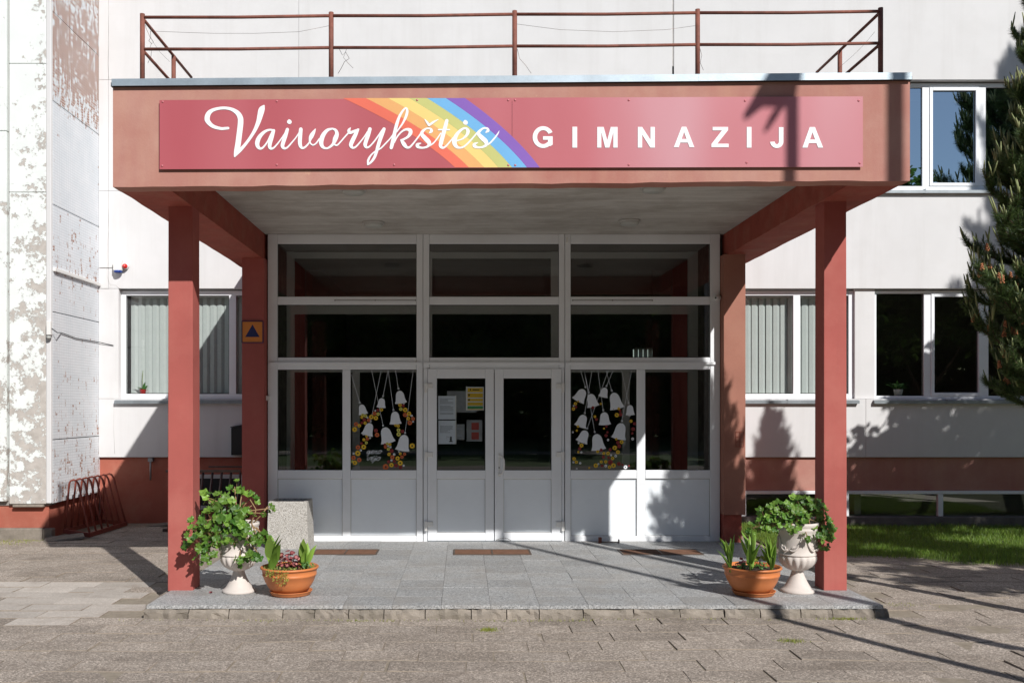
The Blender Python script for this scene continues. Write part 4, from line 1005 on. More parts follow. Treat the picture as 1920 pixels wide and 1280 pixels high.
sheet(822, 788, 853.5, 832, M['paper'], 'lower white sheet with a small black drawing on the left door glass', 0, txt(825, 849, 794, 812, 9, 2), lower)
def poster(t, Y):
    m = MB()
    for (b, c) in ((727, 735), (737, 745), (747, 752), (754, 760), (766.5, 768)): m.box(WX(876.5, Y), WX(905.5, Y), Y-.0006, Y-.0002, WZ(c, Y), WZ(b, Y))
    m.build('yellow_field', M['yellow'], t)
    m = MB(); m.box(WX(876.5, Y), WX(905.5, Y), Y-.0006, Y-.0002, WZ(766, Y), WZ(761, Y)); m.build('green_field', M['green_print'], t)
    m = MB()
    for (a, b, c, d) in ((881, 728.5, 883, 732), (886, 729.5, 899, 731.5), (878, 738.5, 881, 742), (878, 747.5, 881, 751)): m.box(WX(a, Y), WX(c, Y), Y-.001, Y-.0007, WZ(d, Y), WZ(b, Y))
    m.build('pictogram', M['blackink'], t); punch(t, Y, 874.6, 724, 769)
sheet(875, 725, 907, 769, M['paper'], 'yellow and green safety poster on the left door glass', 0, (), poster)
sheet(838, 733, 893.5, 773, M['paper_dim'], 'dim grey sheet seen from behind between the notices', .006, ())
sheet(856, 795, 871, 824, M['paper_dim'], 'small grey sheet in a plastic sleeve beside the drawing', .004, ((857, 802, 868, 3), (857, 815, 867, 3)))
def twopic(t, Y):
    m = MB(); m.box(WX(884, Y), WX(898, Y), Y-.0006, Y-.0002, WZ(805.5, Y), WZ(792, Y)); m.box(WX(884, Y), WX(898, Y), Y-.0006, Y-.0002, WZ(823.5, Y), WZ(810, Y)); m.build('picture', M['redprint'], t)
sheet(875, 787, 904, 827, M['paper_dim'], 'clear sleeve with two dark red pictures on the left door glass', .004, (), twopic)

# shelter sign on the left rear column
X0, X1, Z0, Z1 = WX(454.5, 11.84), WX(492.5, 11.84), WZ(641.5, 11.84), WZ(603, 11.84)
t = empty('shelter_sign', ((X0+X1)/2, 11.84, Z0), 'orange square sign with dark blue triangle on the left rear column', 'sign')
boxobj('plate', M['orange_sign'], t, X0, X1, 11.838, 11.848, Z0, Z1)
m = MB(); m.prism([((X0+X1)/2-.09, 11.8375, Z0+.065), ((X0+X1)/2+.088, 11.8375, Z0+.065), ((X0+X1)/2, 11.8375, Z1-.035)], (0, -.001, 0)); m.build('triangle', M['blue_sign'], t)
m = MB()
for q in ((X0-.008, X1+.008, Z0-.008, Z0), (X0-.008, X1+.008, Z1, Z1+.008), (X0-.008, X0, Z0, Z1), (X1, X1+.008, Z0, Z1)): m.box(q[0], q[1], 11.830, 11.849, q[2], q[3])
m.build('frame', M['blue_sign'], t)
# letter box, camera, bell push, door stop
t = empty('letter_box', P(446, 850, 12.6), 'small black letter box on the wall by the left rear column', 'letter box')
a, b = WX(437, YW), WX(470, YW)
m = MB(); z0, z1 = WZ(852, YW), WZ(800, YW)
m.prism([(a, YW-.12, z0), (b, YW-.12, z0), (b, YW-.12, z1+.04), (a, YW-.12, z1-.01)], (0, .115, 0)); m.build('casing', M['dark'], t)
m = MB(); m.hexa([(a-.01, YW-.135, z1-.008), (b, YW-.135, z1+.042), (b, YW-.004, z1+.042), (a-.01, YW-.004, z1-.008), (a-.01, YW-.135, z1+.004), (b, YW-.135, z1+.054), (b, YW-.004, z1+.054), (a-.01, YW-.004, z1+.004)]); m.build('lid', M['dark'], t)
t = empty('security_camera', P(1344, 557, YG-.05), 'small white dome camera at the right edge of the glazing', 'camera')
c = P(1344, 558, YG-.07)
m = MB(); m.lathe([(.034, 0), (.034, .07)], (0, 0, 0), 16); m.build('base', M['white_plastic'], t, loc=(c.x+.02, c.y+.0, c.z), rot=(R(-90), 0, 0))
m = MB(); m.lathe([(.0, -.032), (.018, -.027), (.029, -.012), (.032, .004), (.026, .02), (.0, .03)], (0, 0, 0), 16); m.build('dome', M['white_plastic'], t, loc=(c.x-.01, c.y-.005, c.z-.004))
m = MB(); m.lathe([(.0, -.004), (.012, -.002), (.013, .004)], (0, 0, 0), 12); m.build('lens', M['dark'], t, loc=(c.x-.02, c.y-.033, c.z-.006), rot=(R(-80), 0, 0))
o = MB(); c = P(502, 746, YG-.02); o.box(c.x-.03, c.x+.03, YG-.04, YG-.001, c.z-.03, c.z+.03); o = o.build('bell_push', M['white_plastic'], None, bevel=.006)
tag(o, 'little white push box on the left edge of the glazing', 'bell push')
o = MB(); c = P(1063, 451, YG); o.box(c.x-.012, c.x+.012, YG-.03, YG-.001, c.z-.03, c.z+.035); o = o.build('contact_sensor', M['white_plastic'], None, bevel=.004)
tag(o, 'tiny white sensor at the top of the glazing over the doors', 'sensor')
t = empty('door_stop', P(1142, 1020, 11.9), 'rusty steel door stop on the tiles before the right sidelight', 'door stop')
m = MB(); a = WX(1125, 11.85); b = WX(1160, 11.85); m.box(a-.02, a+.018, 11.82, 11.86, 0, .07); m.build('stud', M['rust'], t)
m = MB(); m.tube([(a, 11.85, .012), ((a+b)/2, 11.83, .008), (b, 11.85, .012)], .006, 6); m.box(b-.008, b+.008, 11.83, 11.86, 0, .045); m.build('rod', M['steel'], t)

# ------------------------------------------------------------------ bicycle racks, litter bin
t = empty('bicycle_rack', (-5.3, 13.7, -.1), 'dark red tubular bicycle rack beside the flaking wing', 'bicycle rack', 'bicycle racks')
m = MB(); A = Vector((-5.50, 13.24, -.035)); B = Vector((-5.10, 13.10, -.07)); C = Vector((-5.05, 14.42, -.07)); D = Vector((-5.46, 14.52, -.05))
for p, q in ((A, B), (B, C), (C, D), (D, A)):
    d = (q-p).normalized(); s_ = d.cross(Vector((0, 0, 1)))*.012; u = Vector((0, 0, .03))
    m.hexa([p-s_-u, q-s_-u, q+s_-u, p+s_-u, p-s_+u, q-s_+u, q+s_+u, p+s_+u])
m.build('base_frame', M['rack'], t)
for i in range(7):
    u = (i+.12)/6.3; l = A.lerp(D, u); r = B.lerp(C, u)
    m = MB(); tl = Vector((l.x+.06, l.y+.0, .62)); tr = Vector((l.x+.19, l.y-.03, .62))
    pts = [l, l.lerp(tl, .5), tl, tl+Vector((.018, -.004, .035)), (tl+tr)/2+Vector((0, 0, .05)), tr+Vector((-.02, 0, .038)), tr+Vector((.012, 0, -.01)), tr.lerp(r, .5), r]
    m.tube(pts, .0145, 8); m.build('hoop', M['rack'], t)
t = empty('bicycle_rack', (-3.7, 13.9, -.1), 'brown steel bicycle rack behind the left front column', 'bicycle rack', 'bicycle racks')
Yr = 13.9; za = .73
m = MB(); m.box(-4.3, -3.22, Yr-.02, Yr+.02, za, za+.035); m.build('top_rail', M['steel'], t)
m = MB(); m.box(-3.75, -3.22, Yr+.25, Yr+.29, za+.05, za+.075); m.build('top_rail', M['steel'], t)
for i in range(8):
    X = -4.2+.135*i; m = MB(); m.tube([(X+.035, Yr, za), (X, Yr-.06, .3), (X-.03, Yr-.12, -.1)], .017, 8); m.build('bar', M['steel'], t)
m = MB(); m.box(-4.3, -3.2, Yr-.16, Yr-.09, -.11, -.07); m.build('foot_rail', M['steel'], t)
t = empty('litter_bin', P(540, 1020, 11.5), 'square litter bin of rough pale aggregate concrete beside the glazing', 'litter bin')
m = MB(); Yb = 11.36; xa, xb = WX(503, Yb), WX(575, Yb); zt = WZ(940, Yb); d = .44; i_ = .02
o8 = [(xa-.02, Yb-.02, 0), (xb+.02, Yb-.02, 0), (xb+.02, Yb+d+.02, 0), (xa-.02, Yb+d+.02, 0), (xa, Yb, zt), (xb, Yb, zt), (xb, Yb+d, zt), (xa, Yb+d, zt)]
inn = [(xa+.05, Yb+.05, zt), (xb-.05, Yb+.05, zt), (xb-.05, Yb+d-.05, zt), (xa+.05, Yb+d-.05, zt), (xa+.05, Yb+.05, .1), (xb-.05, Yb+.05, .1), (xb-.05, Yb+d-.05, .1), (xa+.05, Yb+d-.05, .1)]
m.add(o8+inn, [(0,1,5,4),(1,2,6,5),(2,3,7,6),(3,0,4,7),(4,5,9,8),(5,6,10,9),(6,7,11,10),(7,4,8,11),(8,9,13,12),(9,10,14,13),(10,11,15,14),(11,8,12,15),(12,13,14,15)])
m.build('concrete_shell', M['terrazzo'], t, bevel=.008)
m = MB(); m.box(xa+.055, xb-.055, Yb+.055, Yb+d-.055, .1, zt-.05); m.build('liner', M['dark'], t)

# ------------------------------------------------------------------ urns, bowls and their plants
def urn(X, Y, lab):
    t = empty('stone_urn', (X, Y, 0), lab, 'urn', 'cast stone urns on the platform')
    m = MB()
    m.lathe([(.0, 0), (.147, 0), (.149, .012), (.144, .026), (.128, .034), (.112, .055), (.088, .095), (.066, .14), (.052, .18), (.050, .196)], (X, Y, 0), 40, cap=False)
    m.build('foot', M['urn'], t)
    m = MB(); prof = [(.050, .195), (.064, .2), (.092, .212), (.126, .237), (.150, .268), (.163, .30), (.166, .325), (.158, .338)]
    amp = [0, .02, .06, .075, .075, .065, .04, 0]
    m.lathe(prof, (X, Y, 0), 112, fn=lambda i, a: 1-amp[i]+amp[i]*1.6*abs(math.cos(a*8)), cap=False); m.build('fluted_bowl', M['urn'], t)
    m = MB(); m.lathe([(.158, .337), (.168, .343), (.168, .352), (.160, .357), (.163, .42), (.166, .50), (.170, .555), (.177, .566), (.177, .58), (.172, .586), (.181, .60), (.187, .618), (.185, .632), (.172, .635), (.158, .628), (.155, .57), (.15, .56)], (X, Y, 0), 48, cap=False)
    m.build('body', M['urn'], t)
    for sa in range(4):                                 # raised acanthus scrolls round the body
        a0 = R(-90+45+90*sa); m = MB()
        for sgn in (1, -1):
            pts = []
            for k in range(12):
                u = k/11; a = a0+sgn*(.05+.62*u); z = .40-.025*math.sin(u*3.1)+.10*u**2; r = .166+.006
                pts.append((X+r*math.cos(a), Y+r*math.sin(a), z))
            m.tube(pts, [.004+.006*math.sin(math.pi*min(1, k/11+.1)) for k in range(12)], 6)
            for k in range(2, 11, 1):
                u = k/11; a = a0+sgn*(.05+.62*u); z = .40-.025*math.sin(u*3.1)+.10*u**2; r = .170
                m.tube([(X+r*math.cos(a), Y+r*math.sin(a), z), (X+r*math.cos(a+sgn*.04), Y+r*math.sin(a+sgn*.04), z+.03), (X+(r-.002)*math.cos(a+sgn*.12), Y+(r-.002)*math.sin(a+sgn*.12), z+.045)], [.006, .005, .002], 5)
        m.build('scroll', M['urn'], t)
    m = MB(); m.lathe([(.001, .585), (.154, .58)], (X, Y, 0), 24, cap=False); m.build('soil', M['soil'], t)
UL, UR = (WX(448, 8.72), 8.72), (WX(1495, 8.72), 8.72)
urn(*UL, 'cast stone urn overgrown with geranium by the left front column')
urn(*UR, 'cast stone urn with scroll relief by the right front column')
def bowl(X, Y, lab, lab2):
    t = empty('terracotta_bowl', (X, Y, 0), lab, 'flower pot', 'terracotta bowls on the platform')
    m = MB(); m.lathe([(.0, .022), (.135, .022), (.15, .03), (.185, .07), (.215, .12), (.236, .175), (.240, .178), (.2405, .19), (.238, .193), (.244, .232), (.247, .235), (.258, .238), (.259, .25), (.252, .256), (.238, .254), (.232, .23), (.21, .215)], (X, Y, 0), 56, cap=False)
    m.build('pot', M['terracotta'], t)
    m = MB(); m.lathe([(.001, .232), (.12, .236), (.233, .226)], (X, Y, 0), 30, cap=False); m.build('soil', M['soil'], t)
    s_ = MB(); s_.lathe([(.0, .0), (.165, 0), (.178, .012), (.187, .034), (.192, .036), (.191, .04), (.183, .04), (.172, .018), (.0, .012)], (X+.012, Y-.004, .002), 48, cap=False)
    o = s_.build('plant_saucer', M['terracotta'], None); tag(o, lab2, 'saucer', 'saucers under the bowls')
BL, BR = (WX(543, 8.60), 8.60), (WX(1410, 8.60), 8.60)
bowl(*BL, 'terracotta bowl of coleus and lilies beside the left urn', 'terracotta saucer under the bowl beside the left urn')
bowl(*BR, 'terracotta bowl of young lilies beside the right urn', 'terracotta saucer under the bowl beside the right urn')

def geraleaf(k):
    rnd = random.Random(k); m = MB(); vs = [(0, 0, 0)]; q = 22
    for j in range(q):
        a = R(-80-100+ (360*(j+.5)/q)); ang = R(200)+R(320)*j/(q-1)-R(180)+R(-20)
        ang = R(-70)+R(320)*j/(q-1)
        lob = 1-.24*abs(math.sin(2.5*R(320)*j/(q-1)+.1))-(.05 if j % 2 else 0)
        r = (.80+.2*math.cos(ang-R(90)))*lob
        vs.append((r*math.cos(ang), r*math.sin(ang), .26*r*r+.09*math.cos(5*ang)+rnd.uniform(-.06, .06)))
    inner = [(v[0]*.5, v[1]*.5, v[2]*.35-.02) for v in vs[1:]]
    vs2 = [(0, 0, .02)]+inner+vs[1:]
    m.add(vs2, [(0, 1+j, 2+j) for j in range(q-1)]+[(1+j, 1+q+j, 2+q+j, 2+j) for j in range(q-1)], 0, True)
    return m.mesh('leaf', M['geranium'])
GL = [geraleaf(k) for k in range(5)]
def geranium(base, clusters, lab, seed, stems):
    rnd = random.Random(seed); t = empty('geranium_plant', base, lab, 'plant', 'geraniums in the urns')
    st = MB(); top = Vector(base)+Vector((0, 0, .6))
    for (px, py, dy, rpx, cnt, size) in clusters:
        Yc = base[1]+dy; c = P(px, py, Yc); rr = rpx*Yc/F
        root = top+Vector((rnd.uniform(-.1, .1), rnd.uniform(-.1, .1), -.02)); mid = (root+c)/2+Vector((0, 0, .07))
        st.tube([root, mid, c], [.007, .006, .004], 6)
        for i in range(int(cnt*1.15+.5)):
            while True:
                d = Vector((rnd.uniform(-1, 1), rnd.uniform(-1, 1), rnd.uniform(-1, 1)))
                if d.length < 1: break
            if rnd.random() < .6 and d.length > .01: d = d.normalized()*rnd.uniform(.7, 1)
            p = c+Vector((d.x*rr, d.y*min(rr, .16), d.z*rr))
            nrm = (d*.9+Vector((rnd.uniform(-.5, .5), -.75+rnd.uniform(-.4, .3), .65+rnd.uniform(-.4, .4)))).normalized()
            rot = nrm.to_track_quat('Z', 'Y').to_matrix().to_4x4() @ Matrix.Rotation(rnd.uniform(0, 6.28), 4, 'Z')
            s_ = size*rnd.uniform(.8, 1.55)*(1.15 if seed == 21 else 1)
            o = link('leaf', rnd.choice(GL), t, loc=p, rot=rot.to_euler(), scale=s_)
            st.tube([p, p+(c-p)*.35+Vector((0, .02, -.035)), p+(c-p)*.7+Vector((0, .02, -.03))], .0022, 4)
    for pts in stems: st.tube([P(a, b, base[1]+dy) for a, b, dy in pts], [.006]*len(pts), 6)
    st.build('stems', M['stem_brown'], t)
geranium((UL[0], UL[1], 0), [(372, 1010, -.12, 26, 26, .036), (385, 1040, -.14, 20, 12, .034), (405, 1005, -.14, 30, 24, .036), (400, 975, -.05, 30, 22, .038), (425, 950, 0, 30, 22, .040), (447, 965, -.05, 24, 14, .04),
          (388, 932, .02, 11, 5, .036), (413, 930, .05, 12, 4, .034), (440, 912, .08, 14, 5, .034), (456, 915, .08, 8, 3, .038), (468, 935, .05, 14, 5, .036), (478, 944, .05, 6, 1, .036), (462, 960, 0, 12, 6, .038),
          (495, 962, -.08, 5, 1, .034), (511, 952, -.05, 9, 5, .022), (452, 998, -.22, 8, 4, .034), (437, 1010, -.24, 14, 6, .034), (470, 1010, -.24, 16, 9, .032), (486, 1040, -.25, 7, 3, .044), (468, 1038, -.24, 14, 6, .036), (448, 1052, -.23, 10, 5, .032), (505, 1018, -.22, 8, 3, .036), (360, 985, -.08, 16, 6, .03), (480, 1000, -.22, 10, 5, .026), (497, 1005, -.2, 10, 5, .03), (436, 988, -.2, 14, 9, .038), (458, 982, -.2, 10, 6, .036), (350, 1020, -.1, 8, 4, .034), (420, 985, -.16, 16, 10, .04)],
          'sprawling geranium trailing out of the left urn', 21,
          [[(470, 985, -.03), (480, 955, .03), (465, 930, .05), (446, 912, .08)], [(470, 985, -.05), (490, 965, -.05), (503, 948, -.05)], [(450, 975, 0), (425, 942, .04), (412, 930, .05)], [(445, 980, 0), (400, 945, .02), (386, 932, .02)]])
geranium((UR[0], UR[1], 0), [(1440, 962, -.04, 20, 22, .034), (1465, 955, -.06, 24, 28, .036), (1490, 965, -.10, 22, 22, .038), (1510, 950, -.02, 22, 20, .040), (1500, 940, .02, 16, 10, .04), (1530, 948, .03, 12, 6, .046), (1540, 965, 0, 16, 12, .042), (1548, 985, -.05, 16, 14, .038),
          (1535, 1000, -.12, 18, 16, .036), (1556, 1005, -.10, 9, 6, .034), (1545, 1022, -.12, 10, 6, .030), (1513, 1005, -.22, 8, 6, .03), (1485, 990, -.22, 9, 6, .034), (1430, 985, -.08, 14, 10, .032), (1412, 990, -.06, 14, 10, .030), (1450, 985, -.1, 14, 10, .032), (1505, 985, -.18, 12, 8, .036)],
          'bushy geranium filling the right urn', 22, [[(1490, 985, 0), (1450, 990, -.05), (1420, 992, -.06)], [(1495, 980, 0), (1530, 985, -.05), (1545, 1010, -.1)]])

def blade(L, w, bend, fold, mat, nm='leaf', seg=7, tipw=.0):
    m = MB(); vs = []
    for i in range(seg+1):
        u = i/seg; ww = w*(math.sin(math.pi*(.12+.88*u)**.8) if u < 1 else 0)*.5+tipw*(1-u)*0
        ww = max(ww, .0015); z = L*(u-.12*bend*u*u); y = bend*L*.55*u*u
        vs += [(-ww, y+fold*ww, z), (0, y, z), (ww, y+fold*ww, z)]
    f = []
    for i in range(seg): f += [(3*i, 3*i+1, 3*i+4, 3*i+3), (3*i+1, 3*i+2, 3*i+5, 3*i+4)]
    m.add(vs, f, 0, True); return m.mesh(nm, mat)
LM = [blade(1, .34, b, .5, M['lily']) for b in (.1, .25, .5, .8)]
def lily(px, py, Y, hpx, cnt, lab, seed, broad=1.0, grp='lilies in the bowls'):
    rnd = random.Random(seed); b = P(px, py, Y); H = hpx*1.12*Y/F
    t = empty('lily_plant', b, lab, 'plant', grp)
    m = MB()
    for i in range(3): m.tube([b+Vector((rnd.uniform(-.01, .01), rnd.uniform(-.01, .01), -.02)), b+Vector((rnd.uniform(-.015, .015), 0, H*.55))], [.007, .004], 6)
    m.build('stem', M['lily'], t)
    for i in range(cnt):
        a = rnd.uniform(0, 6.28); u = rnd.uniform(0, .5); L = H*rnd.uniform(.5, .75)*(1-.25*u)
        link('leaf', rnd.choice(LM), t, loc=b+Vector((.012*math.cos(a), .012*math.sin(a), H*u*.75)), rot=(R(rnd.uniform(-14, 6)), R(rnd.uniform(-8, 8)), a), scale=(L*1.05*broad, L, L))
lily(510, 1068, 8.5, 66, 9, 'tall lily shoots at the left edge of the coleus bowl', 1, 1.15)
lily(571, 1068, 8.52, 56, 7, 'lily shoot at the right edge of the coleus bowl', 2, 1.25)
lily(1371, 1068, 8.5, 64, 11, 'leftmost lily shoots in the bowl by the right urn', 3, .58)
lily(1407, 1066, 8.5, 74, 10, 'middle lily shoots in the bowl by the right urn', 4, .6)
lily(1446, 1068, 8.5, 66, 13, 'yellow-green lily shoots nearest the right urn', 5, .55)
def ovate(c1, c2, nm):
    m = MB(); q = 12; rim = [(.52*math.sin(2*math.pi*j/q)*(1-.15*math.cos(2*math.pi*j/q)), .5-.5*math.cos(2*math.pi*j/q), .05*math.cos(4*math.pi*j/q)+.03*(j % 2)) for j in range(q)]
    inn = [(p[0]*.55, .5+(p[1]-.5)*.6, p[2]*.4-.02) for p in rim]
    m.add(inn+rim, [tuple(range(q))], 1, True); m.add(inn+rim, [(j, (j+1) % q, q+(j+1) % q, q+j) for j in range(q)], 0, True)
    return m.mesh('leaf', [c1, c2])
CM = ovate(M['coleus'], M['coleus_pink'], 'coleus'); HM = ovate(M['herb'], M['herb'], 'herb'); SMm = ovate(M['sedum'], M['sedum'], 'sedum')
def bushy(name, px, py, Y, rpx, hpx, cnt, size, me, stem, lab, seed, grp):
    rnd = random.Random(seed); b = P(px, py, Y); r = rpx*Y/F; H = hpx*Y/F
    t = empty(name, b, lab, 'plant', grp); st = MB()
    for i in range(cnt):
        a = rnd.uniform(0, 6.28); q = math.sqrt(rnd.random()); h = H*rnd.uniform(.25, 1)*(1-.4*q*q)
        p = b+Vector((r*q*math.cos(a), r*q*math.sin(a)*.8, h)); nrm = Vector((math.cos(a)*q*.8, math.sin(a)*q*.8-.5, .8+rnd.uniform(-.3, .3)))
        rot = nrm.to_track_quat('Z', 'Y').to_matrix().to_4x4() @ Matrix.Rotation(rnd.uniform(0, 6.28), 4, 'Z')
        link('leaf', me, t, loc=p, rot=rot.to_euler(), scale=size*rnd.uniform(.7, 1.2))
        if i % 3 == 0: st.tube([b+Vector((0, 0, -.02)), b+(p-b)*.6+Vector((0, 0, .02)), p], .0025, 5)
    st.build('stems', stem, t)
bushy('coleus_plant', 541, 1066, 8.56, 24, 38, 46, .042, CM, M['coleus'], 'maroon coleus in the middle of the left bowl', 31, 'coleus plants')
bushy('coleus_plant', 1391, 1066, 8.52, 12, 20, 14, .030, CM, M['coleus'], 'small maroon coleus in the right bowl', 32, 'coleus plants')
bushy('coleus_plant', 1425, 1066, 8.62, 14, 30, 22, .030, SMm, M['coleus'], 'pale yellow foliage plant in the right bowl', 33, 'coleus plants')
bushy('herb_plant', 574, 1064, 8.5, 13, 14, 22, .018, HM, M['herb'], 'low feathery green plant at the right of the left bowl', 34, 'low green bedding plants')
bushy('herb_plant', 1397, 1067, 8.44, 14, 12, 22, .018, HM, M['herb'], 'low green plant at the front of the right bowl', 35, 'low green bedding plants')
bushy('herb_plant', 1428, 1066, 8.46, 12, 14, 24, .018, HM, M['herb'], 'low green plant below the right urn in its bowl', 36, 'low green bedding plants')
rnd = random.Random(40); m = MB()
def sprig(m, p, s):
    nrm = Vector((rnd.uniform(-.7, .7), rnd.uniform(-1, .2), rnd.uniform(.1, 1))).normalized(); a = nrm.orthogonal().normalized(); b = nrm.cross(a)
    m.add([p+a*s, p+b*s*.8+nrm*s*.3, p-a*s, p-b*s*.8+nrm*s*.3], [(0, 1, 2, 3)])
for i in range(420):
    a = rnd.uniform(0, 6.28); q = .235*math.sqrt(rnd.random()); sprig(m, Vector((BL[0]+q*math.cos(a), BL[1]+q*math.sin(a), .242+rnd.uniform(0, .02))), .007)
for (dx, L) in ((-.16, .05), (-.10, .09), (-.06, .11), (-.03, .13), (0, .12), (.03, .09), (-.13, .06)):
    for i in range(26):
        u = rnd.random(); a = math.atan2(-1, dx*4.2); rr = .262+.008*rnd.random()
        sprig(m, Vector((BL[0]+dx+rnd.uniform(-.012, .012), BL[1]-math.sqrt(max(.01, rr*rr-dx*dx))-.004, .252-L*u)), .007)
o = m.build('sedum_plant', M['sedum'], None); tag(o, 'yellow-green sedum creeping over the rim of the left bowl', 'plant', kind='stuff')
# fallen leaf scraps by the urn
m = MB(); c = P(395, 1111, 8.66)
for i in range(5): sprig(m, Vector((c.x+rnd.uniform(-.012, .012), c.y+rnd.uniform(-.01, .01), .008)), .012)
tag(m.build('fallen_leaf', M['coleus'], None), 'withered dark leaf scrap on the tiles by the left urn', 'leaf')

# plants behind the windows
OM = [blade(1, .22, b, .35, M['house_plant']) for b in (.6, 1.0, 1.3)]
def houseplant(px, py, Y, pot, potmat, cnt, L, lab, seed, spike=False):
    rnd = random.Random(seed); b = P(px, py, Y); t = empty('potted_plant', b, lab, 'plant', 'plants on the window sills')
    m = MB(); m.lathe([(.0, 0), (pot*.75, 0), (pot, pot*1.3), (pot*1.05, pot*1.35), (pot*.9, pot*1.35), (pot*.85, pot*1.2), (0, pot*1.2)], b, 20, cap=False); m.build('pot', potmat, t)
    for i in range(cnt):
        a = 6.28*i/cnt+rnd.uniform(-.4, .4); q = L*rnd.uniform(.7, 1.2)
        link('leaf', rnd.choice(OM), t, loc=b+Vector((0, 0, pot*1.2)), rot=(R(rnd.uniform(-55, -15)), 0, a), scale=(q*1.3, q, q))
    if spike:
        m = MB(); m.tube([b+Vector((0, 0, pot)), b+Vector((-.01, 0, .2)), b+Vector((.0, 0, .36))], .004, 6); m.build('flower_stalk', M['stem'], t)
houseplant(268, 738, YF+.1, .05, M['red_plastic'], 7, .16, 'orchid in a red pot on the sill of the left window', 1, True)
houseplant(1684, 741, YF+.13, .07, M['white_plastic'], 12, .24, 'leafy plant in a white pot on the sill of the right window', 2)
for (a, b, y0, y1, tt) in ((XW0, XW1, YF+.075, YW+.3, ZB+.04), (XV0, XV1, YF+.075, YW+.3, ZB+.04), (XU0, XU1, YF+.075, YW+.32, ZB+.03)):
    boxobj('inner_sill', M['white_plastic'], school, a, b, y0, y1, tt-.04, tt)

# ------------------------------------------------------------------ lawn, right
m = MB(); xs = [3.9+.25*i for i in range(36)]; vs = []
for X in xs:
    e = grass_edge(X)
    for k in range(7): Y = e+(14.66-e)*k/6; vs.append((X, Y, ground_z(X, Y)+(.0 if k else -.03)+.012))
m.add(vs, [(i*7+k, (i+1)*7+k, (i+1)*7+k+1, i*7+k+1) for i in range(len(xs)-1) for k in range(6)])
tag(m.build('lawn', surf('lawn_soil', (.06, .085, .02), .4, 5, 80, 1, .6, tint=((.11, .09, .05), .6))), kind='structure')
rnd = random.Random(77); m = MB(); vs = []; fs = []
for i in range(60000):
    X = rnd.uniform(3.92, 9.2); e = grass_edge(X)
    Y = rnd.uniform(e-.05, 14.62)
    dens = mnoise.noise(Vector((X*1.7, Y*1.7, 3)))
    if Y < e+.25 and rnd.random() < .45: continue
    h = rnd.uniform(.03, .075)*(1+.5*dens)*(1.5 if rnd.random() < .03 else 1); a = rnd.uniform(0, 6.28); w = rnd.uniform(.0018, .0032)
    z = ground_z(X, Y)+.008; ca, sa = math.cos(a)*w, math.sin(a)*w; lx, ly = rnd.uniform(-.5, .5)*h, rnd.uniform(-.5, .5)*h
    k = len(vs); vs += [(X-ca, Y-sa, z), (X+ca, Y+sa, z), (X+ca*.7+lx*.4, Y+sa*.7+ly*.4, z+h*.6), (X-ca*.7+lx*.4, Y-sa*.7+ly*.4, z+h*.6), (X+lx, Y+ly, z+h)]
    fs += [(k, k+1, k+2, k+3), (k+3, k+2, k+4)]
m.add(vs, fs); o = m.build('grass', M['grass']); tag(o, 'short green grass of the lawn under the basement windows', 'grass', kind='stuff')
# weeds and moss tufts in the paving joints
m = MB(); vs = []; fs = []
for i in range(2600):
    cl = rnd.choice(((-5.9, 12.75, .5, .2), (-6.1, 12.5, .5, .3), (3.9, 8.6, .25, .1), (3.2, 8.06, .2, .04), (.2, 7.7, .08, .06), (-1.2, 8.03, 1.5, .03), (1.5, 8.03, 1.5, .03), (2.5, 7.3, .1, .06), (-4.3, 14.4, .6, .12)))
    X, Y = cl[0]+rnd.gauss(0, cl[2]*.5), cl[1]+rnd.gauss(0, cl[3]*.5)
    if X < -5.5 and Y > 12.95: continue
    h = rnd.uniform(.006, .022); a = rnd.uniform(0, 6.28); w = .004; z = ground_z(X, Y); ca, sa = math.cos(a)*w, math.sin(a)*w
    k = len(vs); vs += [(X-ca, Y-sa, z-.01), (X+ca, Y+sa, z-.01), (X+rnd.uniform(-.5, .5)*h, Y+rnd.uniform(-.5, .5)*h, z+h)]; fs.append((k, k+1, k+2))
m.add(vs, fs); tag(m.build('moss', M['sedum']), 'yellowish moss and weeds in the paving joints', 'moss', kind='stuff')
# loose slab pieces at the wing foot
for (X, Y, lab, s_, rz) in ((-5.35, 12.88, 'broken paving slab tilted at the foot of the wing', (.27, .16, .035), 20), (-4.45, 14.42, 'loose pale slab lying along the red plinth', (.32, .1, .03), 4)):
    m = MB(); a, b, c = s_; m.hexa([(-a, -b, 0), (a, -b*.8, 0), (a*.9, b, 0), (-a*.9, b, 0), (-a*.95, -b*.95, c), (a*.97, -b*.75, c), (a*.88, b*.95, c), (-a*.85, b*.95, c)])
    o = m.build('loose_slab', M['concrete'], None, loc=(X, Y, ground_z(X, Y)+.005), rot=(R(4), R(-5), R(rz)), bevel=.01); tag(o, lab, 'slab', 'loose slabs')

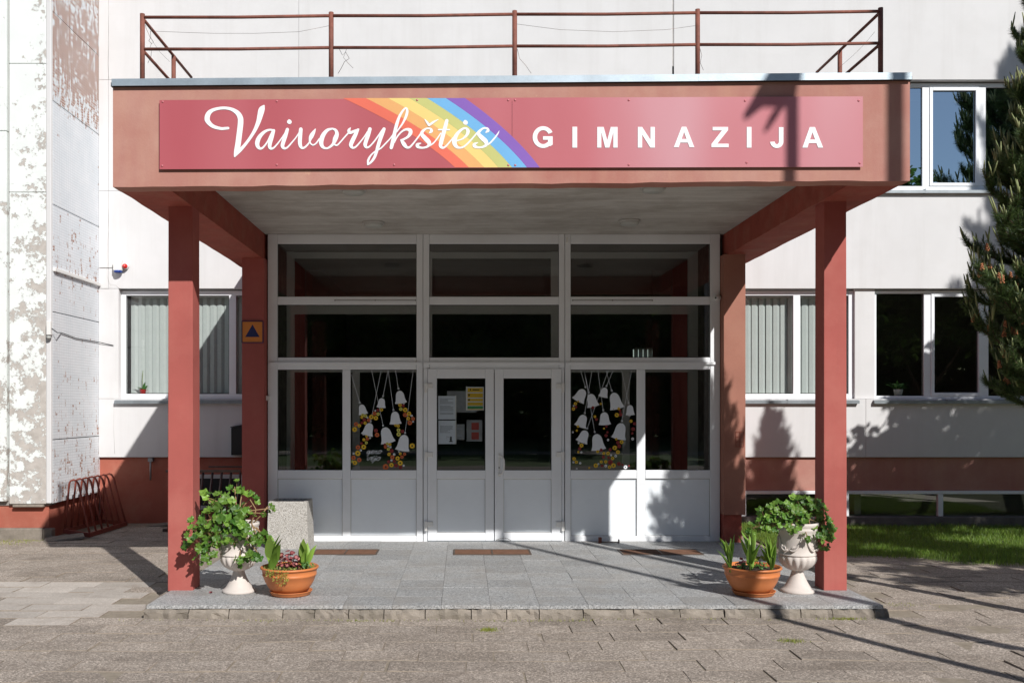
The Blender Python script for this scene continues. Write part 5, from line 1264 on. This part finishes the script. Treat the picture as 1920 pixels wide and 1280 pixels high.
# ------------------------------------------------------------------ pine tree
def pine_meshes(seed, H, rb, z0, whorls, per, needles=34):
    rnd = random.Random(seed)
    wood = MB(); ned = MB(); can_ = MB(); tips = []
    wood.tube([(0, 0, 0), (.03, 0, H*.35), (-.02, .02, H*.7), (0, 0, H)], [.085, .065, .035, .010], 10)
    nv = []; nf = []
    def tuft(p, d, s, cnt):
        a = d.orthogonal().normalized(); b = d.cross(a)
        for i in range(cnt):
            t = rnd.uniform(0, 6.28); sp = rnd.uniform(.35, 1.25)
            v = (d*rnd.uniform(.5, 1)+(a*math.cos(t)+b*math.sin(t))*sp).normalized()*s*rnd.uniform(.7, 1.15)
            o = p-d*rnd.uniform(0, .09); w = v.cross(Vector((rnd.uniform(-1, 1), rnd.uniform(-1, 1), rnd.uniform(-1, 1)))).normalized()*.0021
            k = len(nv); nv.extend((o-w, o+w, o+v)); nf.append((k, k+1, k+2))
    def twig(p, d, L, lev):
        k = 5; pts = [p]; dd = d.copy()
        for i in range(k):
            dd = (dd+Vector((rnd.uniform(-.12, .12), rnd.uniform(-.12, .12), .10+rnd.uniform(-.05, .1)))).normalized(); pts.append(pts[-1]+dd*L/k)
        r0 = .006+.018*(L if lev == 0 else L*.35); wood.tube(pts, [r0*(1-.8*i/k) for i in range(k+1)], 5, cap=False)
        if lev == 0:
            cnt = max(6, int(L*15))
            for i in range(cnt):
                u = .22+.78*(i+rnd.random())/cnt; q = min(k-1, int(u*k)); pp = pts[q].lerp(pts[q+1], u*k-q)
                dirn = (pts[q+1]-pts[q]).normalized(); side = dirn.cross(Vector((0, 0, 1))).normalized()*rnd.choice((-1, 1))
                twig(pp, (dirn*.7+side*rnd.uniform(.4, 1)+Vector((0, 0, rnd.uniform(-.1, .45)))).normalized(), L*rnd.uniform(.22, .42)*(1.15-u*.5), 1)
        n0 = 0 if lev else int(k*.5)
        for i in range(n0, k+1):
            dirn = (pts[i]-pts[i-1]).normalized() if i else d
            tuft(pts[i], dirn, .060, needles)
            if i < k: tuft((pts[i]+pts[i+1])/2, dirn, .058, needles)
        e = pts[-1]; up = (dd*.4+Vector((0, 0, 1))).normalized()
        if rnd.random() < .75:
            for c_ in range(rnd.choice((1, 1, 2, 3))):
                dv = (up+Vector((rnd.uniform(-.25, .25), rnd.uniform(-.25, .25), 0))).normalized(); L2 = rnd.uniform(.05, .15)
                can_.tube([e, e+dv*L2*.6, e+dv*L2], [.0075, .007, .003], 5)
        tips.append((e, up))
    for w in range(whorls):
        u = w/(whorls-1); z = z0+(H-z0-.12)*u; L = rb*(1-u)**.62*(.85+.25*rnd.random())+.10
        if u < .12: L *= .72
        for i in range(per):
            a = 6.28*(i+rnd.random()*.8)/per+w*.9; el = R(rnd.uniform(-8, 18)+34*u)
            twig(Vector((0, 0, z+rnd.uniform(-.12, .12))), Vector((math.cos(a)*math.cos(el), math.sin(a)*math.cos(el), math.sin(el))), L*rnd.uniform(.75, 1.15), 0)
    ned.add(nv, nf)
    return wood.mesh('trunk', M['bark']), ned.mesh('crown', M['needle']), can_.mesh('candles', M['candle']), tips
PW, PN, PC, TIPS = pine_meshes(5, 5.75, .68, 1.78, 23, 9, 28)
def pine(X, Y, s, rz, lab, cones=True):
    z = ground_z(min(X, 9), Y)-.05
    t = empty('pine_tree', (X, Y, z), lab, 'tree', 'young pines in front of the school')
    for nm, me in (('trunk', PW), ('crown', PN), ('candles', PC)): link(nm, me, t, loc=(X, Y, z), rot=(0, 0, rz), scale=s)
    if cones:
        cm = MB(); 
        for k in range(16): a = k*2.4; cm.lathe([(.0, -.006), (.007, -.002), (.006, .005), (.0, .008)], (.012*math.cos(a)*(1-k/22), .012*math.sin(a)*(1-k/22), .0035*k), 5, cap=False)
        cme = cm.mesh('pollen_cone', M['cone']); rnd = random.Random(2); k = 0
        for (e, up) in TIPS:
            q = Matrix.Rotation(rz, 3, 'Z') @ e+Vector((X, Y, z)); pr = proj(q)
            if 1700 < pr[0] < 1935 and 380 < pr[1] < 790 and q.y < Y+.3 and rnd.random() < .34 and k < 40:
                link('pollen_cone', cme, t, loc=q, rot=(R(rnd.uniform(-15, 15)), R(rnd.uniform(-15, 15)), rnd.uniform(0, 6)), scale=rnd.uniform(.9, 1.35)); k += 1
    return t
pine(5.03, 8.2, 1.0, 0, 'young pine with orange pollen cones at the right edge of the picture')
pine(7.78, 9.2, (1.3, 1.3, 1.12), R(140), 'slender pine beyond the right edge whose tip shades the wall beside the column', False)
pine(11.7, 9.0, 2.1, R(70), 'tallest of the pines, far right, shading the wall by the right windows', False)

# broadleaf trees: one that dapples the doors, others across the yard that the glass mirrors
def leafy(seed, blobs, cnt, ls, name='crown'):
    rnd = random.Random(seed); vs = []; fs = []
    for (c, r, share) in blobs:
        for i in range(int(cnt*share)):
            while True:
                d = Vector((rnd.uniform(-1, 1), rnd.uniform(-1, 1), rnd.uniform(-1, 1)))
                if d.length < 1: break
            d = d*(.55+.45*rnd.random()) if d.length > .3 else d*1.6
            p = Vector(c)+Vector((d.x*r[0], d.y*r[1], d.z*r[2]))
            if mnoise.noise(p*(1.1/r[0]*1.6)) < -.12: continue
            a = Vector((rnd.uniform(-1, 1), rnd.uniform(-1, 1), rnd.uniform(-.6, .6))).normalized(); b = a.orthogonal().normalized()*.55; s_ = ls*rnd.uniform(.6, 1.3)
            k = len(vs); vs += [p-a*s_, p-b*s_, p+a*s_, p+b*s_]; fs.append((k, k+1, k+2, k+3))
    m = MB(); m.add(vs, fs); return m.mesh(name, M['broadleaf'])
def limbs(H, blobs, r):
    m = MB(); m.tube([(0, 0, -.1), (.05*H/8, 0, H*.3), (0, .04, H*.6), (0, 0, H*.85)], [r, r*.8, r*.5, r*.12], 10)
    for (c, rr, s_) in blobs: c = Vector(c); m.tube([(0, 0, c.z*.55), (c.x*.5, c.y*.5, c.z*.75), c], [r*.42, r*.28, r*.08], 7)
    return m.mesh('trunk', M['bark'])
bl = [((0, 0, 5.6), (.75, .8, .62), .5), ((.55, .35, 5.1), (.6, .6, .5), .25), ((-.4, .2, 4.95), (.45, .5, .4), .12), ((.3, -.6, 6.2), (.6, .6, .5), .2), ((.8, -.1, 6.35), (.55, .55, .55), .2)]
bl2 = [((0, 0, 4.4), (1.35, 1.3, 1.2), .5), ((.9, .3, 3.6), (1.1, 1.1, .9), .25), ((-.5, -.3, 3.3), (.8, .9, .8), .15), ((.3, .3, 5.3), (.9, .9, .7), .2)]
X, Y = 9.15, 10.7; t = empty('broadleaf_tree', (X, Y, -.1), 'round leafy tree right of the pine that shades the lawn and plinth', 'tree', 'trees in the yard')
link('trunk', limbs(5.4, bl2, .09), t, loc=(X, Y, -.1)); link('crown', leafy(62, bl2, 5200, .1), t, loc=(X, Y, -.1))
bl3 = [((0, 0, 4.3), (1.2, 1.1, .9), .5), ((.7, .5, 3.8), (.9, .9, .7), .3), ((-.3, .6, 4.9), (.8, .8, .6), .25), ((-.6, -.3, 4.0), (.8, .9, .6), .2)]
X, Y = 8.25, 5.6; t = empty('broadleaf_tree', (X, Y, -.1), 'small leafy tree right of the picture that shades the right hand paving', 'tree', 'trees in the yard')
link('trunk', limbs(5.0, bl3, .07), t, loc=(X, Y, -.1)); link('crown', leafy(63, bl3, 5200, .085), t, loc=(X, Y, -.1))
big = []
for k in range(2):
    rnd = random.Random(500+k); bb = []
    for i in range(11): a = i*2.4; q = rnd.uniform(.6, 2.7); bb.append(((q*math.cos(a), q*math.sin(a), rnd.uniform(2.2, 10.2)), (2.1, 2.1, 1.7), 1/11))
    bb.append(((0, 0, 11.6), (1.5, 1.5, 1.6), .09)); big.append((limbs(11, bb, .24), leafy(510+k, bb, 15000, .22)))
rnd = random.Random(9)
for i, (X, Y) in enumerate(((-27, -28), (-19.5, -25.5), (-12.5, -28), (-6, -26), (1, -28.5), (7, -26), (13.5, -29), (20, -26.5), (27, -28), (35, -27), (43, -29))):
    w, c = big[i % 2]; s_ = rnd.uniform(1.15, 1.5); rz = rnd.uniform(0, 6); t = empty('yard_tree', (X, Y, -.14), 'tall leafy tree across the yard, seen only mirrored in the glass', 'tree', 'trees across the yard')
    for nm, me in (('trunk', w), ('crown', c)): link(nm, me, t, loc=(X, Y, -.14), rot=(0, 0, rz), scale=s_)

rnd = random.Random(91); vs = []; fs = []
for i in range(85000):
    X = rnd.uniform(-60, 70); hh = 13.0+2.6*mnoise.noise(Vector((X*.16, 0, 0)))+1.2*mnoise.noise(Vector((X*.7, 4, 0))); z = hh*rnd.random(); p = Vector((X, -33+rnd.uniform(-1.6, 1.6), z-.1))
    a = Vector((rnd.uniform(-1, 1), rnd.uniform(-1, 1), rnd.uniform(-.6, .6))).normalized(); b = a.orthogonal().normalized()*.6; s_ = rnd.uniform(.3, .6)
    k = len(vs); vs += [p-a*s_, p-b*s_, p+a*s_, p+b*s_]; fs.append((k, k+1, k+2, k+3))
m = MB(); m.add(vs, fs); tag(m.build('shrub_belt', M['broadleaf']), 'dense shrub belt across the yard mirrored in the doors', 'shrubs', kind='stuff')

# street lamp and mast whose shadows cross the sign
X, Y = 2.72+.557*4.5, 8-4.5; zt = 4.43+.86*4.5
t = empty('street_lamp', (X, Y, -.1), 'street lamp right of the picture that shades the sign', 'street lamp')
m = MB(); m.tube([(X, Y, -.1), (X, Y, 3), (X, Y, zt-.05)], [.065, .055, .048], 12); m.build('pole', M['galv'], t)
m = MB(); m.prism([(X+a_, Y-.03, zt+c_) for a_, c_ in ((-.18, .05), (-.30, -.17), (-.40, -.34), (-.37, -.38), (-.23, -.27), (-.08, -.28), (.03, -.28), (.06, -.1), (.08, .05))], (0, .06, 0))
m.build('lamp_head', M['galv'], t, bevel=.01)
m = MB(); m.tube([(X-.06, Y, zt-.24), (X-.15, Y, zt-.36), (X-.22, Y, zt-.48)], [.012, .034, .018], 8); m.build('bracket', M['galv'], t)
X, Y = 3.60+.557*4.5, 3.5
t = empty('mast', (X, Y, -.1), 'tall plain steel mast beside the street lamp', 'mast')
m = MB(); m.tube([(X, Y, -.1), (X, Y, 4), (X, Y, 9.6)], [.085, .072, .062], 12); m.build('pole', M['galv'], t)
m = MB(); m.lathe([(.0, .06), (.05, .05), (.075, 0), (.075, -.02)], (X, Y, 9.6), 12); m.build('cap', M['galv'], t)
